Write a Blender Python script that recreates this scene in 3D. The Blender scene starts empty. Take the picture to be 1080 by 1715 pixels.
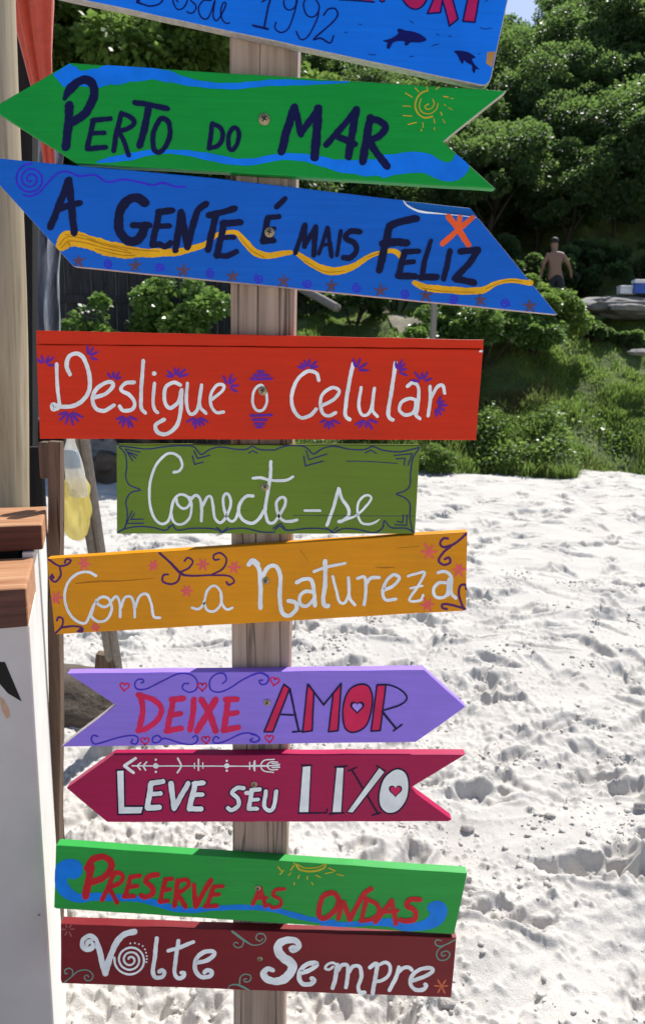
import bpy, bmesh, math, random
import numpy as np
from mathutils import Vector, Matrix, noise as mnoise
R_ = math.radians
scene = bpy.context.scene
C = scene.collection

# ------------------------------------------------------------------ camera
PITCH, ROLL, F, CAMZ = 11.3, 1.1, 1238.0, 1.65
cam = bpy.data.cameras.new("camera")
cam.sensor_fit = 'VERTICAL'; cam.sensor_height = 36.0
cam.lens = 36.0 * F / 1715.0
cam.clip_start = 0.05; cam.clip_end = 2000
cam_o = bpy.data.objects.new("camera", cam); C.objects.link(cam_o)
RC = Matrix.Rotation(R_(90 - PITCH), 3, 'X') @ Matrix.Rotation(R_(ROLL), 3, 'Z')
cam_o.matrix_world = Matrix.Translation((0, 0, CAMZ)) @ RC.to_4x4()
cam.dof.use_dof = True; cam.dof.focus_distance = 1.25
cam.dof.aperture_fstop = cam.lens / 3.0
cam.dof.aperture_fstop = 9.0
scene.camera = cam_o

# ------------------------------------------------------------------ light
SUN_AZ, SUN_EL = 29.0, 52.0
world = bpy.data.worlds.new("World"); scene.world = world; world.use_nodes = True
wn = world.node_tree.nodes; wl = world.node_tree.links; wn.clear()
sky = wn.new('ShaderNodeTexSky'); sky.sky_type = 'NISHITA'; sky.sun_disc = False
sky.sun_elevation = R_(SUN_EL); sky.sun_rotation = R_(SUN_AZ)
sky.dust_density = 0.9; sky.air_density = 1.0
bg = wn.new('ShaderNodeBackground'); bg.inputs[1].default_value = 0.105
wo = wn.new('ShaderNodeOutputWorld')
wl.new(sky.outputs[0], bg.inputs[0]); wl.new(bg.outputs[0], wo.inputs[0])
sun = bpy.data.lights.new("sun", 'SUN'); sun.energy = 5.0; sun.angle = R_(0.53); sun.color = (1, .965, .91)
sun_o = bpy.data.objects.new("sun", sun); C.objects.link(sun_o)
sv = Vector((math.cos(R_(SUN_EL)) * math.sin(R_(SUN_AZ)), math.cos(R_(SUN_EL)) * math.cos(R_(SUN_AZ)), math.sin(R_(SUN_EL))))
sun_o.rotation_euler = sv.to_track_quat('Z', 'Y').to_euler(); sun_o.location = (3, 5, 12)
scene.view_settings.view_transform = 'Standard'; scene.view_settings.look = 'None'
scene.view_settings.exposure = 0.37; scene.view_settings.gamma = 1.0
KP = 0.585          # how bright a white board front renders: display colour / KP = paint albedo
try:
    scene.cycles.max_bounces = 8; scene.cycles.diffuse_bounces = 4; scene.cycles.transparent_max_bounces = 8
    scene.cycles.caustics_reflective = False; scene.cycles.caustics_refractive = False
except Exception: pass

# ------------------------------------------------------------------ helpers
def ray(x, y): return RC @ Vector(((x - 540) / F, (857.5 - y) / F, -1))
def at(x, y, Y):
    d = ray(x, y); return Vector((0, 0, CAMZ)) + d * (Y / d.y)
def ground_at(x, y, z=0.0):
    d = ray(x, y); return Vector((0, 0, CAMZ)) + d * ((z - CAMZ) / d.z)
def s2l(c):
    c = c / 255.0
    return c / 12.92 if c <= .04045 else ((c + .055) / 1.055) ** 2.4
def disp(r, g, b, k=None):
    k = k or KP
    return tuple(min(.92, max(.003, (s2l(v) - .008) / k)) for v in (r, g, b)) + (1,)
def tag(o, label=None, cat=None, group=None, kind=None):
    if label: o['label'] = label
    if cat: o['category'] = cat
    if group: o['group'] = group
    if kind: o['kind'] = kind
    return o
def empty(name, loc, label=None, cat=None, group=None):
    o = bpy.data.objects.new(name, None); C.objects.link(o); o.location = loc
    o.empty_display_size = .1
    return tag(o, label, cat, group)
def link(name, me, mat=None, parent=None, smooth=False):
    o = bpy.data.objects.new(name, me); C.objects.link(o)
    if mat:
        for m in (mat if isinstance(mat, (list, tuple)) else [mat]): me.materials.append(m)
    if smooth:
        me.polygons.foreach_set('use_smooth', [True] * len(me.polygons))
    if parent:
        o.parent = parent; o.matrix_parent_inverse = Matrix.Translation(-parent.location)
    return o
def from_bm(name, bm, mat=None, parent=None, smooth=False):
    me = bpy.data.meshes.new(name); bm.normal_update(); bm.to_mesh(me); bm.free()
    return link(name, me, mat, parent, smooth)
def mesh_np(name, verts, faces, mat=None, parent=None, smooth=False):
    """verts (n,3), faces (m,k) numpy, all of one size"""
    me = bpy.data.meshes.new(name); n, (m, k) = len(verts), faces.shape
    me.vertices.add(n); me.vertices.foreach_set('co', np.ascontiguousarray(verts, np.float32).ravel())
    me.loops.add(m * k); me.loops.foreach_set('vertex_index', np.ascontiguousarray(faces, np.int32).ravel())
    me.polygons.add(m); me.polygons.foreach_set('loop_start', np.arange(0, m * k, k, dtype=np.int32))
    try: me.polygons.foreach_set('loop_total', np.full(m, k, np.int32))
    except Exception: pass
    me.update(calc_edges=True)
    return link(name, me, mat, parent, smooth)
def box(bm, c, s, rot=None, bev=0.0):
    r = bmesh.ops.create_cube(bm, size=1.0); vs = r['verts']
    M = Matrix.Translation(c) @ (rot.to_4x4() if rot else Matrix.Identity(4)) @ Matrix.Diagonal((s[0], s[1], s[2], 1))
    bmesh.ops.transform(bm, matrix=M, verts=vs)
    if bev:
        es = list({e for v in vs for e in v.link_edges})
        bmesh.ops.bevel(bm, geom=es, offset=bev, segments=2, profile=.6, affect='EDGES')
def tube(bm, pts, rads, n=12, cap=True, twist=0.0, sq=None):
    rings = []; pts = [Vector(p) for p in pts]
    for i, p in enumerate(pts):
        t = (pts[min(i + 1, len(pts) - 1)] - pts[max(i - 1, 0)]).normalized()
        a = Vector((0, 1, 0)) if abs(t.y) < .9 else Vector((1, 0, 0))
        u = t.cross(a).normalized(); v = t.cross(u).normalized()
        rr = rads[i] if hasattr(rads, '__len__') else rads
        ring = []
        for k in range(n):
            an = 2 * math.pi * k / n + twist
            q = 1.0
            if sq: q = sq(an, i)
            ring.append(bm.verts.new(p + (u * math.cos(an) + v * math.sin(an)) * rr * q))
        rings.append(ring)
    for a, b in zip(rings, rings[1:]):
        for k in range(n): bm.faces.new((a[k], a[(k + 1) % n], b[(k + 1) % n], b[k]))
    if cap:
        bm.faces.new(rings[0][::-1]); bm.faces.new(rings[-1])
    return rings

# ---- materials
def newmat(name):
    m = bpy.data.materials.new(name); m.use_nodes = True
    nt = m.node_tree; return m, nt.nodes, nt.links, nt.nodes['Principled BSDF']
def N(nodes, t, **kw):
    n = nodes.new(t)
    for k, v in kw.items(): setattr(n, k, v)
    return n
def ramp(nodes, stops):
    r = nodes.new('ShaderNodeValToRGB'); e = r.color_ramp.elements
    while len(e) < len(stops): e.new(.5)
    for el, (p, c) in zip(e, stops):
        el.position = p; el.color = c if len(c) == 4 else tuple(c) + (1,)
    return r
def coords(nodes, links, scale, kind='Object', rot=(0, 0, 0)):
    tc = N(nodes, 'ShaderNodeTexCoord'); mp = N(nodes, 'ShaderNodeMapping')
    mp.inputs['Scale'].default_value = scale; mp.inputs['Rotation'].default_value = rot
    links.new(tc.outputs[kind], mp.inputs[0]); return mp.outputs[0]
def noise_n(nodes, links, vec, scale, detail=4, rough=.55, dist=0):
    n = N(nodes, 'ShaderNodeTexNoise'); n.inputs['Scale'].default_value = scale
    n.inputs['Detail'].default_value = detail; n.inputs['Roughness'].default_value = rough
    n.inputs['Distortion'].default_value = dist
    links.new(vec, n.inputs['Vector']); return n.outputs[0]
def mixc(nodes, links, fac, a, b, mode='MIX'):
    m = N(nodes, 'ShaderNodeMix', data_type='RGBA', blend_type=mode)
    for s, v in ((0, fac), (6, a), (7, b)):
        if hasattr(v, 'links') or hasattr(v, 'is_linked'): links.new(v, m.inputs[s])
        else: m.inputs[s].default_value = (tuple(v) + (1,))[:4] if hasattr(v, '__len__') else v
    return m.outputs[2]
def bump(nodes, links, h, p, strength=.3, dist=.002):
    b = N(nodes, 'ShaderNodeBump'); b.inputs['Strength'].default_value = strength
    b.inputs['Distance'].default_value = dist
    links.new(h, b.inputs['Height']); links.new(b.outputs[0], p.inputs['Normal'])
def dark(c, f): return tuple(v * f for v in c[:3]) + (1,)

def board_paint(name, rgb, rough=.42, k=None):
    """oil paint brushed on planed pine: grain along the board, thin worn streaks and blotches"""
    m, n, l, p = newmat(name); c = disp(*rgb, k=k)
    v = coords(n, l, (2.2, 8, 46)); g = noise_n(n, l, v, 3.0, 6, .6, .4)
    v2 = coords(n, l, (1, 1, 1)); g2 = noise_n(n, l, v2, 7.0, 5, .6)
    v3 = coords(n, l, (6, 30, 130)); g3 = noise_n(n, l, v3, 2.0, 3, .5)
    a = mixc(n, l, ramp2(n, l, g, .35, .7), dark(c, .80), c)
    b = mixc(n, l, ramp2(n, l, g2, .35, .68), dark(c, .86), dark(c, 1.10))
    col = mixc(n, l, .5, a, b)
    wear = ramp2(n, l, g3, .72, .76)
    col = mixc(n, l, wear, col, dark(c, .62))
    l.new(col, p.inputs['Base Color'])
    rr = N(n, 'ShaderNodeMapRange'); rr.inputs[3].default_value = rough - .1; rr.inputs[4].default_value = rough + .14
    l.new(g2, rr.inputs[0]); l.new(rr.outputs[0], p.inputs['Roughness'])
    p.inputs['Specular IOR Level'].default_value = .22
    bump(n, l, g, p, .35, .0012)
    return m
def ramp2(n, l, src, lo, hi):
    r = N(n, 'ShaderNodeMapRange'); r.inputs[1].default_value = lo; r.inputs[2].default_value = hi
    l.new(src, r.inputs[0]); return r.outputs[0]
_pm = {}
def brush_paint(rgb, rough=.4):
    if rgb in _pm: return _pm[rgb]
    m, n, l, p = newmat('brush_paint_%02x%02x%02x' % rgb); c = disp(*rgb)
    g = noise_n(n, l, coords(n, l, (1, 1, 1)), 90, 4, .6)
    g2 = noise_n(n, l, coords(n, l, (1, 1, 1)), 22, 4, .6)
    col = mixc(n, l, ramp2(n, l, g2, .35, .65), dark(c, .86), dark(c, 1.1))
    g3 = noise_n(n, l, coords(n, l, (1, 1, 1)), 70, 5, .7, 1.2)          # thin places where the colour below shows
    col = mixc(n, l, ramp2(n, l, g3, .60, .72), col, mixc(n, l, .5, col, (c[0] * .72, c[1] * .72, c[2] * .82, 1)))
    l.new(col, p.inputs['Base Color']); p.inputs['Roughness'].default_value = rough; p.inputs['Specular IOR Level'].default_value = .2
    bump(n, l, g, p, .35, .0008)
    _pm[rgb] = m; return m
def wood(name, cols, scale=(30, 30, 1.3), rough=.8, bstr=.5, crack=None, dist=.003, seed=0.0):
    m, n, l, p = newmat(name)
    v = coords(n, l, scale); g = noise_n(n, l, v, 1.6, 8, .62, .35)
    r = ramp(n, [(.28, cols[0]), (.5, cols[1]), (.72, cols[2])]); l.new(g, r.inputs[0])
    col = r.outputs[0]
    v2 = coords(n, l, tuple(s * .6 for s in scale), rot=(0, 0, .3)); g2 = noise_n(n, l, v2, 1.1, 3, .5, .2)
    if crack:
        lo = ramp(n, [(.485, (1, 1, 1)), (.5, (0, 0, 0)), (.515, (1, 1, 1))]); l.new(g2, lo.inputs[0])
        cf = lo.outputs[0]
        col = mixc(n, l, cf, crack, col)
        add = N(n, 'ShaderNodeMath', operation='MULTIPLY'); l.new(g, add.inputs[0]); l.new(cf, add.inputs[1])
        h = add.outputs[0]
    else: h = g
    g4 = noise_n(n, l, coords(n, l, (1, 1, 1)), 5.0, 4, .6)
    col = mixc(n, l, ramp2(n, l, g4, .4, .65), col, mixc(n, l, .5, col, cols[1] + (1,) if len(cols[1]) == 3 else cols[1]))
    l.new(col, p.inputs['Base Color']); p.inputs['Roughness'].default_value = rough
    p.inputs['Specular IOR Level'].default_value = .25
    bump(n, l, h, p, bstr, dist); return m
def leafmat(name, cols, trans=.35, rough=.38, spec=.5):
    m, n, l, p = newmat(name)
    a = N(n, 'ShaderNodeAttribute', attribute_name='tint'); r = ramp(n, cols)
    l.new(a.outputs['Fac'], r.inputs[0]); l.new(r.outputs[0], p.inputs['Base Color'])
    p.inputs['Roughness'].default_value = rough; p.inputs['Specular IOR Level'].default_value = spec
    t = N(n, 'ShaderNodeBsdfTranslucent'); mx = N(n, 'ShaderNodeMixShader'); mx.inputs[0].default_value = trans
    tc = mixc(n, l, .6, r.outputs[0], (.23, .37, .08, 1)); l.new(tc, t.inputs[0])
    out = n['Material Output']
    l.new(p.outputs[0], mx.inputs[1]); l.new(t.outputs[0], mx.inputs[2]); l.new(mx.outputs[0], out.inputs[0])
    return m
def plain(name, col, rough=.6, nscale=30, var=.2, bstr=.2, metal=0, spec=.4):
    m, n, l, p = newmat(name); c = tuple(col[:3]) + (1,)
    g = noise_n(n, l, coords(n, l, (1, 1, 1)), nscale, 5, .6)
    l.new(mixc(n, l, ramp2(n, l, g, .3, .7), dark(c, 1 - var), dark(c, 1 + var * .6)), p.inputs['Base Color'])
    p.inputs['Roughness'].default_value = rough; p.inputs['Metallic'].default_value = metal
    p.inputs['Specular IOR Level'].default_value = spec
    bump(n, l, g, p, bstr, .003); return m

# ---- noise on rasters
rng = np.random.default_rng(11)
def upnoise(h, w, cells_y, cells_x, r=rng):
    g = r.random((int(cells_y) + 3, int(cells_x) + 3)).astype(np.float32) * 2 - 1
    yy = np.linspace(0, cells_y, h, dtype=np.float32); xx = np.linspace(0, cells_x, w, dtype=np.float32)
    yi = yy.astype(int); xi = xx.astype(int); fy = yy - yi; fx = xx - xi
    fy = fy * fy * (3 - 2 * fy); fx = fx * fx * (3 - 2 * fx)
    top = g[yi]; bot = g[yi + 1]; rows = top + (bot - top) * fy[:, None]
    return rows[:, xi] + (rows[:, xi + 1] - rows[:, xi]) * fx[None, :]
def pnoise(x, y, seed=0, octs=4, lac=2.0, gain=.5):
    """vectorised value noise"""
    out = np.zeros_like(x, dtype=np.float64); amp = 1.0; f = 1.0
    for o in range(octs):
        r = np.random.default_rng(seed + o * 17); G = r.random((256, 256)) * 2 - 1
        a = x * f; b = y * f; ai = np.floor(a).astype(int); bi = np.floor(b).astype(int)
        fa = a - ai; fb = b - bi; fa = fa * fa * (3 - 2 * fa); fb = fb * fb * (3 - 2 * fb)
        g = lambda i, j: G[i & 255, j & 255]
        out += amp * ((g(ai, bi) * (1 - fa) + g(ai + 1, bi) * fa) * (1 - fb) + (g(ai, bi + 1) * (1 - fa) + g(ai + 1, bi + 1) * fa) * fb)
        amp *= gain; f *= lac
    return out

# ------------------------------------------------------------------ sand
def build_sand():
    X0, X1, Y0, Y1, RES = -5.5, 7.5, 0.5, 13.6, 0.0055
    W, H = int((X1 - X0) / RES), int((Y1 - Y0) / RES)
    yv = (Y0 + np.arange(H) * RES)[:, None].astype(np.float32)
    up = lambda cell: upnoise(H, W, (Y1 - Y0) / cell, (X1 - X0) / cell)
    near = np.clip((4.4 - yv) / 2.4, .14, 1.0)
    M = 1.75 * np.clip(.55 + 1.15 * up(.62) + .5 * up(.25), .12, 1.7) * near      # trodden patches
    h = .04 * up(1.4) + .03 * up(.6) + .017 * up(.27) * (.5 + .5 * near)
    # wind and scuff ridges: crisp crests, running aslant
    ax = upnoise(H, W, (Y1 - Y0) / .34, (X1 - X0) / .75); h += .008 * (1 - np.abs(ax)) ** 3
    ax = upnoise(H, W, (Y1 - Y0) / .16, (X1 - X0) / .33); h += .006 * (1 - np.abs(ax)) ** 4 * (.4 + .6 * near)
    ax = up(.085); h += .0075 * (1 - np.abs(ax)) ** 3 * M
    ax = up(.042); h += .0042 * (1 - np.abs(ax)) ** 2 * M
    h += M * (.0034 * up(.024) + .0026 * np.maximum(up(.0125), -.1) + .0012 * up(.0075))
    del ax
    rr = np.random.default_rng(5)
    def stamp(cx, cy, ang, a, b, fn, ext=2.4):
        R = max(a, b) * ext
        i0, i1 = int((cx - R - X0) / RES), int((cx + R - X0) / RES) + 1
        j0, j1 = int((cy - R - Y0) / RES), int((cy + R - Y0) / RES) + 1
        i0, j0 = max(i0, 0), max(j0, 0); i1, j1 = min(i1, W), min(j1, H)
        if i1 <= i0 or j1 <= j0: return
        xs = X0 + np.arange(i0, i1) * RES - cx; ys = Y0 + np.arange(j0, j1) * RES - cy
        gx, gy = np.meshgrid(xs, ys); c, s = math.cos(ang), math.sin(ang)
        u = (gx * c + gy * s) / a; v = (-gx * s + gy * c) / b
        h[j0:j1, i0:i1] += fn(u, v).astype(np.float32)
    # footprints: one steep wall, a sloping floor, a broken pushed-up rim
    for k in range(2300):
        cx, cy = rr.uniform(-4, 7.5), 0.9 + 12.4 * rr.random() ** 1.15
        ang = rr.normal(.5, .8); L = rr.uniform(.09, .16); B = rr.uniform(.04, .075); d = rr.uniform(.012, .040)
        w = rr.uniform(-.5, .5); p1, p2, p3 = rr.uniform(0, 6.28, 3); til = rr.uniform(-.7, .7)
        def fp(u, v):
            t = np.arctan2(v, u)
            q = np.sqrt(u * u + (v + w * u * u * .5) ** 2) * (1 + .16 * np.sin(2 * t + p1) + .12 * np.sin(5 * t + p2) + .06 * np.sin(9 * t + p3))
            return -d * (1 / (1 + np.exp((q - .85) * 10))) * (1 + til * v) + d * .45 * np.exp(-((q - 1.2) / .25) ** 2) * np.clip(.6 + .7 * np.sin(t + p2) + .4 * np.sin(4 * t + p1), 0, 2)
        stamp(cx, cy, ang, L, B, fp)
    for k in range(30):            # deep fresh prints close by
        cx, cy = rr.uniform(.1, 1.9), rr.uniform(1.35, 3.6); p1, p2, til = rr.uniform(0, 6.28), rr.uniform(0, 6.28), rr.uniform(-.5, .9); d = rr.uniform(.014, .032)
        stamp(cx, cy, rr.normal(.4, .5), rr.uniform(.09, .15), rr.uniform(.045, .07), fp)
    for k in range(520):           # scuffs and slides
        cx, cy = rr.uniform(-4, 7), 0.9 + 12 * rr.random() ** 1.1
        a, b = rr.uniform(.12, .36), rr.uniform(.05, .12); d = rr.uniform(-.034, .030); sk = rr.uniform(-.8, .8)
        stamp(cx, cy, rr.normal(.3, .7), a, b, lambda u, v: d * np.exp(-(u * u + v * v) ** 1.7) * (1 + sk * v))
    for k in range(900):           # crumbs of damp sand thrown up in clusters
        cx, cy = rr.uniform(-1.8, 3.2), 1.0 + 4.5 * rr.random() ** 1.6
        sp = rr.uniform(.04, .16)
        for q in range(rr.integers(8, 46)):
            r = rr.uniform(.004, .0095) if rr.random() < .97 else rr.uniform(.010, .017)
            tu, tv = rr.uniform(-.7, .7, 2); e = rr.uniform(.8, 1.8)
            stamp(cx + rr.normal(0, sp), cy + rr.normal(0, sp), rr.uniform(0, 3), r * rr.uniform(.9, 1.6), r,
                  lambda u, v: r * rr.uniform(.6, 1.0) * np.clip(1.2 - np.abs(u) ** e - np.abs(v) ** e, 0, 1) ** .5 * (1 + tu * u + tv * v), 1.3)
    # steep walls crumble
    gy_, gx_ = np.gradient(h, RES); gr = np.clip(np.hypot(gx_, gy_) - .18, 0, .7)
    gr = (gr[:-2, 1:-1] + gr[2:, 1:-1] + gr[1:-1, :-2] + gr[1:-1, 2:]) / 4
    rough_ = .011 * (1 - np.abs(up(.032))) ** 2 + .007 * up(.017)
    h[1:-1, 1:-1] += gr * rough_[1:-1, 1:-1]
    del gy_, gx_, gr, rough_
    def sample(x, y):
        a = np.clip((x - X0) / RES, 0, W - 1.001); b = np.clip((y - Y0) / RES, 0, H - 1.001)
        i = a.astype(int); j = b.astype(int); fx = a - i; fy = b - j
        v = (h[j, i] * (1 - fx) + h[j, i + 1] * fx) * (1 - fy) + (h[j + 1, i] * (1 - fx) + h[j + 1, i + 1] * fx) * fy
        edge = np.minimum(np.minimum(x - X0, X1 - x), np.minimum(y - Y0, Y1 - y))
        return v * np.clip(edge / .5, 0, 1)
    th = np.concatenate([np.linspace(-38, 38, 900), np.linspace(38, 322, 72)[1:-1]])
    th = np.radians(th)
    rad = [0.05, .2, .4, .6, .8]; r = .95
    while r < 14.2: rad.append(r); r *= 1.0028
    while r < 420: rad.append(r); r *= 1.09
    rad = np.array(rad); nr, nt = len(rad), len(th)
    RR, TT = np.meshgrid(rad, th, indexing='ij')
    x = RR * np.sin(TT); y = RR * np.cos(TT); z = sample(x, y)
    z = z + np.where(RR > 14, .25 * pnoise(x * .15, y * .15, 3, 2), 0) * np.clip((RR - 14) / 6, 0, 1) * .4
    idx = np.arange(nr * nt).reshape(nr, nt)
    nxt = np.roll(idx, -1, axis=1)
    f = np.stack([idx[:-1], nxt[:-1], nxt[1:], idx[1:]], -1).reshape(-1, 4)[:, ::-1]
    m, n, l, p = newmat('white_sand')
    v = coords(n, l, (1, 1, 1))
    g1 = noise_n(n, l, v, 260, 3, .7); g2 = noise_n(n, l, v, 3.2, 5, .6); g3 = noise_n(n, l, v, 55, 6, .65)
    vo = N(n, 'ShaderNodeTexVoronoi'); vo.inputs['Scale'].default_value = 42; l.new(v, vo.inputs['Vector'])
    speck = ramp2(n, l, vo.outputs['Distance'], .05, .085)
    base = mixc(n, l, ramp2(n, l, g2, .3, .7), (.545, .515, .475, 1), (.62, .595, .555, 1))
    base = mixc(n, l, ramp2(n, l, g1, .30, .5), (.44, .415, .385, 1), base)
    gm = noise_n(n, l, v, 1.4, 3, .5)
    sp2 = N(n, 'ShaderNodeMath', operation='MAXIMUM'); l.new(speck, sp2.inputs[0]); l.new(ramp2(n, l, gm, .58, .5), sp2.inputs[1])
    base = mixc(n, l, sp2.outputs[0], (.33, .29, .25, 1), base)
    l.new(base, p.inputs['Base Color']); p.inputs['Roughness'].default_value = .9
    p.inputs['Specular IOR Level'].default_value = .15
    hh = N(n, 'ShaderNodeMath', operation='ADD'); l.new(g3, hh.inputs[0]); l.new(g1, hh.inputs[1])
    bump(n, l, hh.outputs[0], p, .6, .007)
    o = mesh_np('sand', np.stack([x, y, z], -1).reshape(-1, 3), f, m, smooth=True)
    tag(o, 'white beach sand trodden into footprints and small ridges', None, kind='structure')
    # loose clods: small angular lumps of crusted sand lying in drifts on the near sand
    r = np.random.default_rng(9); ph = (1 + 5 ** .5) / 2
    ico = np.array([(-1, ph, 0), (1, ph, 0), (-1, -ph, 0), (1, -ph, 0), (0, -1, ph), (0, 1, ph), (0, -1, -ph), (0, 1, -ph), (ph, 0, -1), (ph, 0, 1), (-ph, 0, -1), (-ph, 0, 1)]) / 1.9
    tri = np.array([(0, 11, 5), (0, 5, 1), (0, 1, 7), (0, 7, 10), (0, 10, 11), (1, 5, 9), (5, 11, 4), (11, 10, 2), (10, 7, 6), (7, 1, 8), (3, 9, 4), (3, 4, 2), (3, 2, 6), (3, 6, 8), (3, 8, 9), (4, 9, 5), (2, 4, 11), (6, 2, 10), (8, 6, 7), (9, 8, 1)])
    cx, cy, cs = [], [], []
    for k in range(330):
        n_ = r.integers(6, 60); a = r.uniform(0, 3.14); sx_, sy_ = r.uniform(.03, .22), r.uniform(.02, .08)
        u, w = r.normal(0, sx_, n_), r.normal(0, sy_, n_); x0, y0 = r.uniform(-1.9, 3.0), 1.05 + 4.6 * r.random() ** 1.6
        cx.append(x0 + u * math.cos(a) - w * math.sin(a)); cy.append(y0 + u * math.sin(a) + w * math.cos(a)); cs.append((.0020 + .0080 * r.random(n_) ** 3.4))
    cx, cy, cs = map(np.concatenate, (cx, cy, cs)); k = (cy > .8); cx, cy, cs = cx[k], cy[k], cs[k]; m_ = len(cx)
    P = ico[None] * (1 + .35 * r.normal(size=(m_, 12, 1)).clip(-1.5, 1.5)) * np.stack([r.uniform(.8, 1.6, m_), r.uniform(.8, 1.6, m_), r.uniform(.6, 1.0, m_)], -1)[:, None] * cs[:, None, None]
    P += np.stack([cx, cy, sample(cx, cy) + cs * .25], -1)[:, None]
    fc = (tri[None] + (np.arange(m_) * 12)[:, None, None]).reshape(-1, 3)
    o = mesh_np('sand_clods', P.reshape(-1, 3), fc, m)
    tag(o, 'loose crumbs of crusted white sand strewn over the trodden beach', None, kind='stuff')
    return sample
sand_h = build_sand()

# ------------------------------------------------------------------ hillside terrain
def edge_y(x):
    x = np.asarray(x, float)
    return 11.6 + .35 * np.sin(x * 1.3 + .5) + .22 * np.sin(x * 3.1) + np.clip((1.8 - x), 0, 3) * .30 + .1 * np.sin(x * 8)
def hill_z(x, y):
    x = np.asarray(x, float); y = np.asarray(y, float)
    t = y - edge_y(x)
    z = np.interp(t, [-1.5, 0, .3, 1.0, 2.2, 5, 8, 10, 14, 18, 24, 30, 60], [-.5, -.06, .10, .50, 1.10, 2.45, 3.0, 3.7, 6.3, 9.3, 13.2, 15.5, 13])
    sx = np.interp(x / np.maximum(y, 1), [-.6, -.1, .15, .21, .265, .32, .44], [.95, 1.02, 1.0, .95, .95, 1.22, 1.36])
    z = np.where(z > 3.0, 3.0 + (z - 3.0) * sx, z)
    amp = np.clip(t / 4, 0, 1)
    return z + .22 * amp * pnoise(x * .5, y * .5, 40, 4) + .05 * np.clip(t * 2, 0, 1) * pnoise(x * 2.3, y * 2.3, 50, 3)
def build_hill():
    xs = np.linspace(-45, 60, 420); u = np.linspace(0, 1, 260) ** 2.0
    ys = 10.3 + 70 * u
    Xg, Yg = np.meshgrid(xs, ys); Z = hill_z(Xg, Yg)
    ny, nx = Xg.shape; idx = np.arange(nx * ny).reshape(ny, nx)
    f = np.stack([idx[:-1, :-1], idx[:-1, 1:], idx[1:, 1:], idx[1:, :-1]], -1).reshape(-1, 4)
    m, n, l, p = newmat('hillside_ground')
    v = coords(n, l, (1, 1, 1)); g = noise_n(n, l, v, 1.2, 8, .7); g2 = noise_n(n, l, v, 9, 6, .7)
    r = ramp(n, [(.3, (.05, .065, .016)), (.5, (.10, .15, .03)), (.62, (.15, .20, .045)), (.78, (.22, .19, .11))]); l.new(g, r.inputs[0])
    l.new(mixc(n, l, ramp2(n, l, g2, .35, .65), mixc(n, l, .5, r.outputs[0], (.03, .03, .012, 1)), r.outputs[0]), p.inputs['Base Color'])
    p.inputs['Roughness'].default_value = .95; bump(n, l, g2, p, .8, .08)
    o = mesh_np('hillside', np.stack([Xg, Yg, Z], -1).reshape(-1, 3), f, m, smooth=True)
    tag(o, 'grassy hillside rising behind the beach', None, kind='structure')
build_hill()

# ------------------------------------------------------------------ sign post
YB = 1.20            # front plane of the boards
def pl(x, y, e=0.0): return at(x, y, YB - e)
def catmull(pts, closed=False, step=2.0):
    P = [np.array(p, float) for p in pts]; n = len(P)
    if n < 3: closed = False
    out = []
    rngI = range(n) if closed else range(n - 1)
    for i in rngI:
        if closed: p0, p1, p2, p3 = P[(i - 1) % n], P[i], P[(i + 1) % n], P[(i + 2) % n]
        else:
            p1, p2 = P[i], P[i + 1]; p0 = P[i - 1] if i > 0 else 2 * p1 - p2; p3 = P[i + 2] if i + 2 < n else 2 * p2 - p1
        d = np.hypot(*(p2 - p1)[:2]); k = max(2, int(d / step))
        for j in range(k):
            t = j / k
            out.append(.5 * ((2 * p1) + (-p0 + p2) * t + (2 * p0 - 5 * p1 + 4 * p2 - p3) * t * t + (-p0 + 3 * p1 - 3 * p2 + p3) * t ** 3))
    if not closed: out.append(P[-1])
    return out
def inside(p, poly):
    c = False; x, y = p; n = len(poly); j = n - 1
    for i in range(n):
        if (poly[i][1] > y) != (poly[j][1] > y) and x < (poly[j][0] - poly[i][0]) * (y - poly[i][1]) / (poly[j][1] - poly[i][1]) + poly[i][0]: c = not c
        j = i
    return c
GAP = .016
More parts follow.
